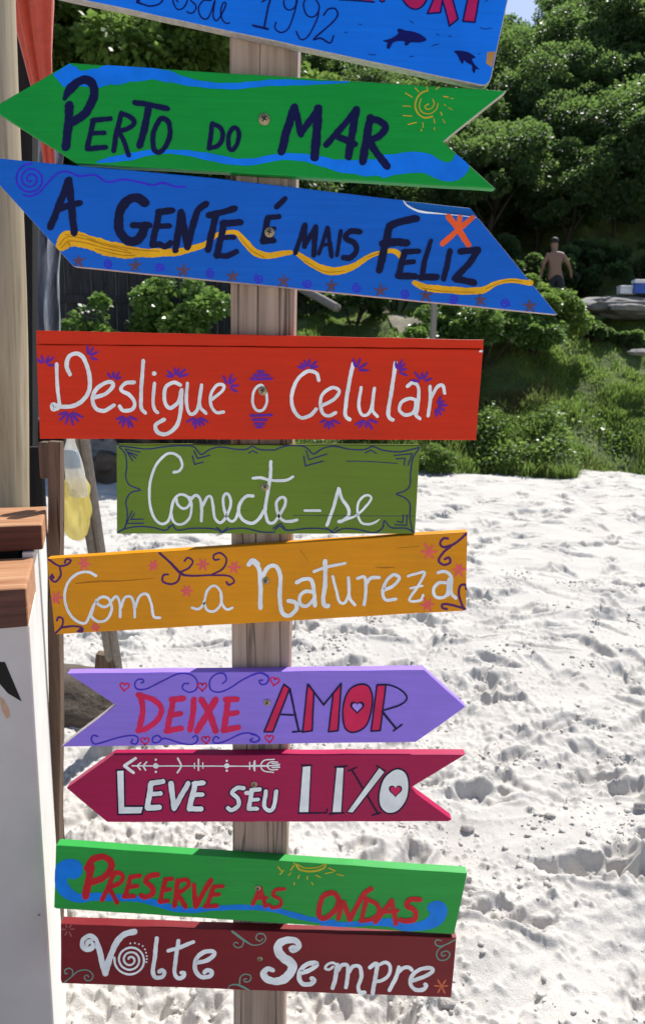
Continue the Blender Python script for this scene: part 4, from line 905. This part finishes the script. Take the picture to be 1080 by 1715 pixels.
def thinfilm(name, col, trans, rough=.3):
    m, n, l, p = newmat(name); g = noise_n(n, l, coords(n, l, (14, 14, 5)), 2, 5, .6, .5)
    c = mixc(n, l, ramp2(n, l, g, .35, .7), dark(col, .78), dark(col, 1.1)); l.new(c, p.inputs['Base Color'])
    p.inputs['Roughness'].default_value = rough
    t = N(n, 'ShaderNodeBsdfTranslucent'); l.new(c, t.inputs[0]); mx = N(n, 'ShaderNodeMixShader'); mx.inputs[0].default_value = trans
    tr = N(n, 'ShaderNodeBsdfTransparent'); tr.inputs[0].default_value = (1, .98, .9, 1); m2 = N(n, 'ShaderNodeMixShader'); m2.inputs[0].default_value = .22
    l.new(p.outputs[0], mx.inputs[1]); l.new(t.outputs[0], mx.inputs[2]); l.new(mx.outputs[0], m2.inputs[1]); l.new(tr.outputs[0], m2.inputs[2])
    l.new(m2.outputs[0], n['Material Output'].inputs[0]); bump(n, l, g, p, .5, .01); return m
bag = empty('plastic_bag', at(125, 760, 2.0), 'yellowish translucent plastic bag with white top hanging by the brown pole', 'bag')
lathe_px('sack', ((800, 112, 142), (815, 106, 148), (835, 104, 151), (860, 104, 151), (882, 107, 149), (896, 114, 145), (904, 122, 138)), 2.0, thinfilm('yellow_film', (.85, .76, .30), .68), bag, 5, 2)
lathe_px('white_wrap', ((700, 116, 126), (735, 113, 125), (760, 107, 132), (785, 110, 139), (805, 112, 145), (826, 116, 148), (832, 122, 146)), 1.985, thinfilm('white_film', (.88, .88, .86), .55), bag, 4, 5)
lathe_px('label_band', ((754, 106, 128), (760, 106, 131), (778, 108, 134), (784, 111, 135)), 1.978, thinfilm('pale_blue_film', (.55, .68, .80), .3), bag, 4, 5)

# ------------------------------------------------------------------ rocks
def rock(name, c, s, mat, label, cat='rock', seed=1, group=None, rough=.22, sub=4):
    bm = bmesh.new(); bmesh.ops.create_icosphere(bm, subdivisions=sub, radius=1.0)
    o3 = Vector((seed * 3.7, seed * 1.9, seed * .7))
    for v in bm.verts:
        d = v.co.copy(); k = 1 + rough * mnoise.noise(d * 1.3 + o3) * 1.6 + rough * .5 * mnoise.noise(d * 3.4 + o3) + rough * .2 * mnoise.noise(d * 9 + o3)
        v.co = Vector((d.x * s[0], d.y * s[1], d.z * s[2])) * k
    o = from_bm(name, bm, mat, smooth=True); o.location = c; return tag(o, label, cat, group)
def rockmat(name, a, b, sc=6):
    m, n, l, p = newmat(name); g = noise_n(n, l, coords(n, l, (1, 1, 1)), sc, 8, .65)
    g2 = noise_n(n, l, coords(n, l, (1, 1, 1)), sc * 8, 4, .6)
    l.new(mixc(n, l, ramp2(n, l, g, .35, .65), a + (1,), b + (1,)), p.inputs['Base Color']); p.inputs['Roughness'].default_value = .9
    bump(n, l, g2, p, .5, .02); return m
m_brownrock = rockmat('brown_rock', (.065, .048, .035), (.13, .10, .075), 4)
m_greyrock = rockmat('grey_rock', (.16, .15, .145), (.32, .30, .28), 3)
gb = ground_at(185, 1235)  # low dark lump put in for the dark patch behind the lilac notch
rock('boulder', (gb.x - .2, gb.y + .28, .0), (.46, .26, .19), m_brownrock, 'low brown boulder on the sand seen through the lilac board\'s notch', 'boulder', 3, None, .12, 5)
rk = [(172, 764, 10.6, .30, .24, .26, 'grey brown lit rock seen just under the orange board, upper of the pile'), (188, 782, 10.1, .42, .3, .22, 'dark slate rock at the foot of the rock pile left of the olive board'), (150, 775, 10.4, .3, .3, .24, 'dark rock of the pile half hidden behind the hanging bag'),
      (225, 765, 10.8, .4, .3, .3, 'rock of the pile behind the upper left corner of the olive board'), (140, 752, 11.0, .35, .3, .3, 'rock of the pile behind the grey prop')]
for i, (x, y, Y, a, b, c, lab) in enumerate(rk):
    p = at(x, y, Y); rock('rock', (p.x, Y, max(p.z, .05)), (a, b, c), m_greyrock if i % 2 == 0 else m_brownrock, lab, 'rock', i + 5, 'rocks at the foot of the plank fence', .4)
m_sandlump = rockmat('sand_lump', (.36, .33, .30), (.5, .47, .44), 20)
st = [(783, 1376, .017), (920, 1372, .014), (748, 1682, .016), (1070, 1364, .018)]
for i, (x, y, r) in enumerate(st):
    g = ground_at(x, y); o = rock('pebble', (g.x, g.y, float(sand_h(np.array([g.x]), np.array([g.y]))[0]) + r * .4), (r * 1.4, r, r * .75), m_sandlump,
         'small pebble lying loose on the trodden white sand', 'pebble', 30 + i, 'pebbles on the sand', .2, 3)

# ------------------------------------------------------------------ fence of dark planks
sh = empty('plank_fence', (-3.2, 11.6, 0), 'tall dark weathered fence of upright planks behind the leafy bush', 'fence')
bm = bmesh.new(); xa, xb = -6.6, -1.45; k = 27; rr = random.Random(4)
for i in range(k):
    x0 = xa + (xb - xa) * i / k; x1 = xa + (xb - xa) * (i + 1) / k - rr.uniform(.004, .02)
    box(bm, Vector(((x0 + x1) / 2, 11.6 + rr.uniform(-.012, .012), 1.5)), (x1 - x0, .03, 3.35 + rr.uniform(-.05, .05)), bev=.003)
from_bm('planks', bm, m_darkwood, sh)
for z in (.7, 2.55):
    bm = bmesh.new(); box(bm, Vector(((xa + xb) / 2, 11.565, z)), (xb - xa, .03, .11), bev=.004); from_bm('rail', bm, m_darkwood, sh)
bm = bmesh.new(); box(bm, Vector((xb + .05, 11.62, 1.55)), (.1, .1, 3.5), bev=.006); from_bm('end_post', bm, m_darkwood, sh)

# ------------------------------------------------------------------ foliage
def leaf_arrays(P, D, size, r, droop=.25, aspect=.42, fold=.18):
    """kite-shaped leaves at P, pointing along D; returns verts, quads"""
    n = len(P); D = D / np.maximum(np.linalg.norm(D, axis=1, keepdims=True), 1e-6)
    up = r.normal(size=(n, 3)) * .55 + np.array([0, 0, 1.0]); S = np.cross(D, up); S /= np.maximum(np.linalg.norm(S, axis=1, keepdims=True), 1e-6)
    Nn = np.cross(S, D); s = (size * r.uniform(.65, 1.3, n))[:, None]
    base = P; mid = P + D * s * .5 + Nn * s * fold * .5; tip = P + D * s - np.array([0, 0, 1.0]) * s * droop
    L = mid + S * s * aspect - Nn * s * fold; Rr = mid - S * s * aspect - Nn * s * fold
    V = np.stack([base, L, tip, Rr], 1).reshape(-1, 3)
    f = np.arange(n * 4).reshape(n, 4); return V, f
def foliage(name, P, D, size, mat, r, parent=None, tint=None, **kw):
    V, f = leaf_arrays(P, D, size, r, **kw)
    o = mesh_np(name, V, f, mat, parent)
    a = o.data.attributes.new('tint', 'FLOAT', 'FACE'); a.data.foreach_set('value', np.clip(tint if tint is not None else r.random(len(f)), 0, 1).astype(np.float32)); return o
def crown_points(r, R, nclump, per, cz=0.0, low=-.45, spread=1.0):
    Ps, Ds, T = [], [], []
    for k in range(nclump):
        d = r.normal(size=3); d /= np.linalg.norm(d)
        if d[2] < low: d[2] = -d[2] * .6
        rad = r.uniform(.55, 1.0); c = d * np.array(R) * rad + np.array([0, 0, cz]); cr = np.array(R).mean() * r.uniform(.14, .36) * spread
        q = r.normal(size=(per, 3)); q /= np.linalg.norm(q, axis=1, keepdims=True)
        rr_ = r.uniform(.35, 1.0, (per, 1)) ** .5
        Ps.append(c + q * rr_ * cr * np.array([1.1, 1.1, .75])); Ds.append(q + d * .5 + np.array([0, 0, -.1]) + r.normal(size=(per, 3)) * .45)
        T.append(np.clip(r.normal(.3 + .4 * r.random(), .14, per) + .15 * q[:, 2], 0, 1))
    return np.concatenate(Ps), np.concatenate(Ds), np.concatenate(T)
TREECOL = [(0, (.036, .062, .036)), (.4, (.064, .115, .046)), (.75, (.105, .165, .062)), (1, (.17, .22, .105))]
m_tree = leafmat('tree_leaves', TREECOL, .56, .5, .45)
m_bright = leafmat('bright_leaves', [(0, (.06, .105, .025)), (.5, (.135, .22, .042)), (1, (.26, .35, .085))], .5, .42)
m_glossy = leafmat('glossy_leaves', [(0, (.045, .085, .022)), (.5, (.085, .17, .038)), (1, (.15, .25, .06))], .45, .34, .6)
m_bark = wood('bark', ((.02, .016, .012), (.045, .036, .028), (.085, .07, .056)), (8, 8, 1.2), .9, .8)
def trunk_mesh(name, h, r, seed, parent, spread):
    rr = random.Random(seed); bm = bmesh.new()
    top = Vector((rr.uniform(-.3, .3), rr.uniform(-.3, .3), h))
    tube(bm, [Vector((0, 0, -.4)), Vector((.05, 0, h * .35)), top * .7, top], [r * 1.25, r, r * .75, r * .4], 8)
    for k in range(5):
        a = k * 1.26 + rr.uniform(-.4, .4); z = h * rr.uniform(.35, .65); e = Vector((math.cos(a), math.sin(a), 0)) * spread * rr.uniform(.5, .8) + Vector((0, 0, h * rr.uniform(.85, 1.15)))
        s = Vector((top.x * z / h, top.y * z / h, z)); tube(bm, [s, s.lerp(e, .5) + Vector((0, 0, .15)), e], [r * .55, r * .35, r * .12], 6)
    return from_bm(name, bm, m_bark, parent, True)
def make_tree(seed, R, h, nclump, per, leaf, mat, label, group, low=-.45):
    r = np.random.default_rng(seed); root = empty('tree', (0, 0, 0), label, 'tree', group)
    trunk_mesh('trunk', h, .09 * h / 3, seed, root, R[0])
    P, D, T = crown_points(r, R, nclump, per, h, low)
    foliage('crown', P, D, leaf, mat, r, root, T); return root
def copy_tree(o):
    c = o.copy(); C.objects.link(c)
    for ch in o.children:
        d = ch.copy(); C.objects.link(d); d.parent = c
    return c
LAB = ['dark green leafy low tree of the dense wood covering the hillside', 'olive green leafy low tree of the dense wood covering the hillside', 'low spreading tree of the dense wood covering the hillside']
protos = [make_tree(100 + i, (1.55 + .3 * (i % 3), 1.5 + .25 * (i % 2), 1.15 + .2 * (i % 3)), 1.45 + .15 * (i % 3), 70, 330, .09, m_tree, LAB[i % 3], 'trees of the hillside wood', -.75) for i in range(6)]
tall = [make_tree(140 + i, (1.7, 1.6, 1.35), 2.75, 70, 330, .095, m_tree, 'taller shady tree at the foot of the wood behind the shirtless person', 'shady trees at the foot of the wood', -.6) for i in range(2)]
used = {}
rT = random.Random(77); spots = []
def try_spot(x, y, dmin):
    if any((x - a) ** 2 + (y - b) ** 2 < dmin * dmin for a, b, *_ in spots): return False
    spots.append((x, y)); return True
for k in range(9000):
    y = 19.5 + 27 * rT.random() ** 1.1; x = rT.uniform(-.56, .58) * y
    if y < 22.4 and x > -1: continue
    if y < 24 and x < 4 and x > -1: continue
    if y > 31 and .215 < x / y < .30: continue
    if len(spots) < 285: try_spot(x, y, 1.2 + .026 * (y - 19))
for k, (x, y) in enumerate(sorted(spots, key=lambda s: s[1])):
    pool = tall if (y < 23.3 and x > 2) else protos
    i = rT.randrange(len(pool)); key = (pool is tall, i); o = pool[i] if key not in used else copy_tree(pool[i]); used[key] = 1
    s = rT.uniform(.75, 1.3) * (1 + .008 * (y - 20))
    o.location = (x, y, float(hill_z(x, y)) - .2); o.scale = (s, s, s * rT.uniform(.8, 1.15)); o.rotation_euler = (0, 0, rT.uniform(0, 6.28))
for q in [(False, i, o) for i, o in enumerate(protos)] + [(True, i, o) for i, o in enumerate(tall)]:
    if q[:2] not in used:        # a kind that found no place
        for ch in list(q[2].children): bpy.data.objects.remove(ch)
        bpy.data.objects.remove(q[2])
# taller lighter trees behind the fence
pl_ = make_tree(300, (1.9, 1.8, 2.2), 5.2, 46, 420, .15, m_bright, 'tall light green tree rising behind the dark plank fence', 'trees behind the plank fence', -.8)
for k, (x, y, s) in enumerate(((-6.6, 18.0, 1.1), (-4.0, 18.2, 1.15), (-1.9, 18.0, 1.05), (-9.0, 18.6, 1.2), (-3.0, 20.6, 1.3), (-5.6, 20.5, 1.35))):
    o = pl_ if k == 0 else copy_tree(pl_); o.location = (x, y, float(hill_z(x, y)) - .2); o.scale = (s,) * 3; o.rotation_euler = (0, 0, k * 1.7)

def make_bush(label, c, R, nclump, per, leaf, mat, seed, name='bush', group=None, low=-.2, tint_shift=0, **kw):
    r = np.random.default_rng(seed); root = empty(name, c, label, 'bush', group)
    P, D, T = crown_points(r, R, nclump, per, R[2] * .75, low, .8); k = P[:, 2] > -.1
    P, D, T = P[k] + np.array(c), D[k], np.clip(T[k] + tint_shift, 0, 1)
    foliage('leaves', P, D, leaf, mat, r, root, T, **kw)
    bm = bmesh.new(); rr = random.Random(seed)
    for q in range(9):
        a = rr.uniform(0, 6.28); e = Vector((math.cos(a) * R[0] * .6, math.sin(a) * R[1] * .6, R[2] * rr.uniform(.8, 1.4)))
        tube(bm, [Vector(c) + Vector((0, 0, -.2)), Vector(c) + e * .5 + Vector((0, 0, .05)), Vector(c) + e], [.022, .015, .006], 5)
    from_bm('stems', bm, m_bark, root); return root
def hz(x, y): return float(hill_z(x, y))
def bush_px(px, Y, label, R, ncl, per, leaf, mat, seed, dz=0, **kw):
    x = at(px, 600, Y).x; return make_bush(label, (x, Y, hz(x, Y) + dz), R, ncl, per, leaf, mat, seed, **kw)
bush_px(805, 14.7, 'big broad bush on the grassy bank right of the orange board', (1.55, .75, .74), 60, 360, .078, m_glossy, 21, tint_shift=.15)
bush_px(890, 15.3, 'yellow green sunlit bush on the bank below the shirtless person', (1.05, .7, .9), 48, 360, .075, m_bright, 22, tint_shift=.2)
bush_px(700, 14.2, 'dark bush behind the short fence post beside the grassy clearing', (.7, .7, .8), 30, 330, .085, m_glossy, 23, tint_shift=-.2)
bush_px(1055, 16.6, 'dark low bush in front of the grey stone ledge', (.7, .5, .2), 22, 260, .08, m_tree, 24)
bush_px(985, 16.4, 'small dark bush beneath the left end of the stone ledge', (.5, .5, .24), 18, 240, .08, m_tree, 27)
bush_px(585, 14.6, 'light green clump of weeds in the clearing right of the timber post', (.7, .6, .33), 22, 260, .07, m_bright, 25, tint_shift=.15)
bush_px(740, 11.75, 'small green tussock at the sand edge under the orange board', (.38, .3, .3), 20, 300, .07, m_bright, 26, dz=-.1, aspect=.12)
x_ = at(300, 600, 10.9).x
make_bush('glossy leaved dark green bush in front of the plank fence', (x_, 10.9, 0.0), (1.0, .5, 1.66), 75, 340, .085, m_glossy, 31, tint_shift=.1)
make_bush('thin upright leafy shrub left of the glossy bush by the plank fence', (at(165, 600, 10.7).x, 10.7, 0.0), (.5, .3, 1.55), 34, 190, .08, m_glossy, 32)
for k, (px, Y, s) in enumerate(((590, 17.5, .8), (520, 18.2, .9), (660, 18.5, .9))):
    bush_px(px, Y, ['bush at the back of the clearing right of the timber post', 'bush at the back of the clearing next to the timber post', 'bush at the back of the clearing near the short fence post'][k], (s, .7, .6), 22, 260, .1, m_tree, 40 + k)

for k in range(8):  # bushes added to darken the hollow; their leaf tint is lowered as well
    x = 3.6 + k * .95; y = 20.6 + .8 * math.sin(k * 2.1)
    make_bush('dark tinted bush added in the gloom under the trees behind the person', (x, y, hz(x, y) - .1), (1.0, .6, .8 + .2 * (k % 2)), 20, 220, .11, m_tree, 80 + k, group='bushes added in the gloom under the trees', tint_shift=-.35)
# grass: bank and clearing
def grass(name, label, n, region, hh, wid, cols, seed, lean=.5):
    r = np.random.default_rng(seed); x = r.uniform(region[0], region[1], n * 2); t = region[2] + (region[3] - region[2]) * r.random(n * 2) ** 1.3
    y = edge_y(x) + t; keep = pnoise(x * 1.1, y * 1.1, seed, 3) + .35 * r.normal(size=n * 2) > -.15; x, y, t = x[keep][:n], y[keep][:n], t[keep][:n]; m = len(x)
    clump = np.clip(.7 + .6 * pnoise(x * .9, y * .9, seed + 5, 3), .25, 1.5)
    h = hh * r.uniform(.45, 1.15, m) * clump; w = wid * r.uniform(.6, 1.2, m); a = r.uniform(0, 6.28, m); z = hill_z(x, y) - .02
    lx, ly = np.cos(a) * h * lean * r.uniform(.2, 1.4, m), np.sin(a) * h * lean * r.uniform(.2, 1.4, m); sx, sy = -np.sin(a) * w, np.cos(a) * w
    b = np.stack([x, y, z], -1); s = np.stack([sx, sy, np.zeros(m)], -1); mid = b + np.stack([lx * .35, ly * .35, h * .6], -1); tip = b + np.stack([lx, ly, h * .92], -1)
    V = np.stack([b - s, b + s, mid + s * .7, mid - s * .7, tip + s * .12, tip - s * .12], 1).reshape(-1, 3)
    o6 = (np.arange(m) * 6)[:, None]; f = np.concatenate([o6 + np.array([0, 1, 2, 3]), o6 + np.array([3, 2, 4, 5])], 1).reshape(-1, 4)
    o = mesh_np(name, V, f, leafmat(name + '_blades', cols, .6, .5))
    dry = np.clip(.5 + .5 * pnoise(x * .8, y * 1.2, seed + 9, 3) + .18 * r.normal(size=m) - (.45 if hh > .3 else 0) * np.clip(1.3 - t, 0, 1) * (pnoise(x * .6, y * .6, seed + 2, 2) > -.25), 0, 1)
    at_ = o.data.attributes.new('tint', 'FLOAT', 'FACE'); at_.data.foreach_set('value', np.repeat(dry, 2).astype(np.float32))
    return tag(o, label, None, kind='stuff')
grass('bank_grass', 'long rough grass and dry stalks on the bank at the edge of the sand', 60000, (-2.2, 8.2, .0, 2.4), .40, .0075, [(0, (.15, .105, .055)), (.3, (.14, .135, .045)), (.55, (.14, .22, .045)), (1, (.26, .34, .085))], 61)
grass('meadow_grass', 'short bright grass on the terrace behind the bank', 75000, (-1.6, 9.5, 1.6, 7.5), .15, .012, [(0, (.17, .18, .06)), (.4, (.19, .28, .055)), (1, (.30, .38, .10))], 62, .5)

def weeds(name, label, n, region, leaf, mat, seed):
    r = np.random.default_rng(seed); x = r.uniform(region[0], region[1], n * 3); t = r.uniform(region[2], region[3], n * 3); y = edge_y(x) + t
    k = pnoise(x * .9, y * .9, seed, 3) + .25 * r.normal(size=n * 3) > .12; x, y = x[k][:n], y[k][:n]; m = len(x)
    z = hill_z(x, y) + r.uniform(.02, .34, m) * np.clip(.5 + pnoise(x * 1.5, y * 1.5, seed + 3, 3), .1, 1)
    D = r.normal(size=(m, 3)) + np.array([0, -.2, .45]); o = foliage(name, np.stack([x, y, z], -1), D, leaf, mat, r)
    return tag(o, label, None, kind='stuff')
weeds('bank_weeds', 'creeping leafy weeds scattered over the grassy bank', 9000, (-1.5, 6.5, .1, 1.6), .065, m_bright, 71)
xs_ = np.linspace(0, 1, 40); V = []
for t in xs_:
    y = 14.1 + 5.2 * t; xc = at(655, 560, 14.5).x + .35 * math.sin(t * 4) + .3 * t
    for q in (-1, -.4, .4, 1): 
        x = xc + q * (.24 + .07 * math.sin(t * 17 + q)); V.append((x, y, hz(x, y) + .03))
f_ = np.array([[i * 4 + j, i * 4 + j + 1, i * 4 + j + 5, i * 4 + j + 4] for i in range(39) for j in range(3)])
tag(mesh_np('path', np.array(V), f_, plain('path_sand', (.25, .22, .16), .95, 12, .35, .6), smooth=True), 'sandy footpath climbing through the clearing', None, kind='structure')

# clearing: leaning log, short post, stone ledge, cool boxes
a = at(492, 476, 15.5); b = at(566, 516, 14.6)
log('fallen_log', a + (a - b) * .5, b, .085, .08, m_grey, 'grey log lying aslant in the clearing right of the timber post', 'log', 9, 14)
fp = at(716, 545, 14.0); gz = hz(fp.x, 14.0)
log('fence_post', (fp.x, 13.3, at(716, 495, 13.3).z + .25), (fp.x, 13.3, gz - .3), .055, .06, m_grey, 'short grey fence post standing by the dark bush', 'fence post', 12, 12)
c = at(1045, 516, 17.9); rock('rock_ledge', tuple(c), (1.35, .7, .24), m_greyrock, 'flat grey stone ledge under the shade at the right edge', 'rock', 51, None, .34, 5)
rock('boulder', tuple(at(1052, 516, 16.9)), (.42, .25, .10), m_greyrock, 'pale sunlit boulder slanting in front of the stone ledge', 'boulder', 44)
rock('boulder', tuple(at(1072, 590, 14.2)), (.25, .2, .06), m_greyrock, 'small pale stone lying in the grass at the right edge', 'boulder', 45)
m_cw = plain('cool_box_white', (.75, .76, .78), .4, 20, .08, .05); m_cb = plain('cool_box_blue', (.03, .09, .42), .35, 20, .1, .05)
def coolbox(pxc, py, Y, w, h, body, label, s):
    c = at(pxc, py, Y); root = empty('cool_box', (c.x, c.y, c.z), label, 'cool box', 'cool boxes on the stone ledge')
    bm = bmesh.new(); box(bm, Vector((c.x, c.y, c.z + h * .36)), (w, w * .65, h * .72), bev=.02); from_bm('body', bm, body, root)
    bm = bmesh.new(); box(bm, Vector((c.x, c.y, c.z + h * .86)), (w * 1.05, w * .7, h * .27), bev=.025); from_bm('lid', bm, m_cw, root)
    bm = bmesh.new()
    for q in (-1, 1): tube(bm, [Vector((c.x + q * w * .5, c.y, c.z + h * .6)), Vector((c.x + q * w * .56, c.y, c.z + h * .62)), Vector((c.x + q * w * .56, c.y, c.z + h * .45))], .012, 6)
    from_bm('handle', bm, m_cw, root)
coolbox(1047, 493, 17.9, .36, .19, m_cw, 'white cool box on the stone ledge', 1)
coolbox(1070, 492, 17.8, .34, .31, m_cb, 'blue cool box with white lid on the stone ledge', 2)

# ------------------------------------------------------------------ person
def person():
    Y = 17.0; px = lambda x, y, dy=0.0: at(x, y, Y + dy)
    m_skin = plain('skin', (.25, .14, .10), .55, 40, .12, .1); m_short = plain('dark_shorts', (.02, .022, .03), .8, 60, .2, .3); m_hair = plain('dark_hair', (.012, .01, .009), .7, 90, .2, .4)
    hip = px(929, 462); J = {'pelvis': hip, 'waist': px(928.5, 449), 'chest': px(929.5, 434, -.04), 'neck': px(928.5, 423, .02), 'jaw': px(928, 416, .06), 'head': px(927.5, 408.5, .08), 'crown': px(927.5, 403, .08),
         'shl': px(916.5, 428.5), 'ell': px(909.5, 442, -.02), 'wrl': px(906, 456, .08), 'hal': px(905.5, 461, .1), 'shr': px(941.5, 427.5), 'elr': px(950.5, 441, -.08), 'wrr': px(955, 453, .02), 'har': px(955.5, 460, .05),
         'hpl': px(922.5, 465), 'knl': px(922, 499, .12), 'anl': px(921, 530, -.02), 'fol': px(919, 534, .16), 'hpr': px(936, 465), 'knr': px(939, 498, -.06), 'anr': px(941, 528, -.25), 'for': px(943, 533, -.08)}
    rad = {'pelvis': .135, 'waist': .125, 'chest': .15, 'neck': .06, 'jaw': .075, 'head': .098, 'crown': .075, 'shl': .066, 'ell': .043, 'wrl': .03, 'hal': .034, 'shr': .066, 'elr': .043, 'wrr': .03, 'har': .034,
           'hpl': .1, 'knl': .06, 'anl': .04, 'fol': .035, 'hpr': .1, 'knr': .06, 'anr': .04, 'for': .035}
    E = [('pelvis', 'waist'), ('waist', 'chest'), ('chest', 'neck'), ('neck', 'jaw'), ('jaw', 'head'), ('head', 'crown'), ('chest', 'shl'), ('shl', 'ell'), ('ell', 'wrl'), ('wrl', 'hal'), ('chest', 'shr'), ('shr', 'elr'), ('elr', 'wrr'), ('wrr', 'har'),
         ('pelvis', 'hpl'), ('hpl', 'knl'), ('knl', 'anl'), ('anl', 'fol'), ('pelvis', 'hpr'), ('hpr', 'knr'), ('knr', 'anr'), ('anr', 'for')]
    root = empty('person', (hip.x, hip.y, hz(hip.x, hip.y)), 'shirtless person in dark shorts walking below the shaded trees', 'person')
    def skinmesh(name, V, Ed, Rd, mat, first):
        keys = list(V); me = bpy.data.meshes.new(name); me.from_pydata([tuple(V[k]) for k in keys], [(keys.index(a), keys.index(b)) for a, b in Ed], [])
        o = link(name, me, mat, root); s = o.modifiers.new('skin', 'SKIN'); lay = me.skin_vertices[0].data
        for i, k in enumerate(keys): lay[i].radius = (Rd[k], Rd[k]); lay[i].use_root = (k == first)
        s.use_smooth_shade = True; u = o.modifiers.new('smooth', 'SUBSURF'); u.levels = 1; u.render_levels = 2; return o
    # fingers: five short chains off each palm
    for sd, wr, ha in (('l', 'wrl', 'hal'), ('r', 'wrr', 'har')):
        d = (J[ha] - J[wr]).normalized()
        for q, (o, ln) in enumerate(((-.03, .07), (-.01, .085), (.01, .08), (.028, .065))):
            k = 'f%s%d' % (sd, q); J[k] = J[ha] + Vector((0, o, 0)) + d * ln; rad[k] = .009; E.append((ha, k))
        k = 'th' + sd; J[k] = J[wr] + d * .06 + Vector((0, .05, 0)); rad[k] = .01; E.append((wr, k))
    skinmesh('body', J, E, rad, m_skin, 'pelvis')
    S = {k: J[k] for k in ('pelvis', 'hpl', 'hpr')}; S['w'] = J['waist'].lerp(J['pelvis'], .35); S['kl'] = J['hpl'].lerp(J['knl'], .8); S['kr'] = J['hpr'].lerp(J['knr'], .8)
    skinmesh('shorts', S, [('pelvis', 'w'), ('pelvis', 'hpl'), ('hpl', 'kl'), ('pelvis', 'hpr'), ('hpr', 'kr')], {'pelvis': .15, 'w': .138, 'hpl': .118, 'hpr': .118, 'kl': .1, 'kr': .1}, m_short, 'pelvis')
    bm = bmesh.new(); bmesh.ops.create_icosphere(bm, subdivisions=3, radius=1)
    c = J['head'].lerp(J['crown'], .55) + Vector((0, -.012, .012))
    for v in bm.verts:
        q = v.co.copy(); k = 1 + .08 * mnoise.noise(q * 4); v.co = c + Vector((q.x * .093, q.y * .102, q.z * .092 if q.z > -.35 else -.032)) * k
    from_bm('hair', bm, m_hair, root, True)
person()
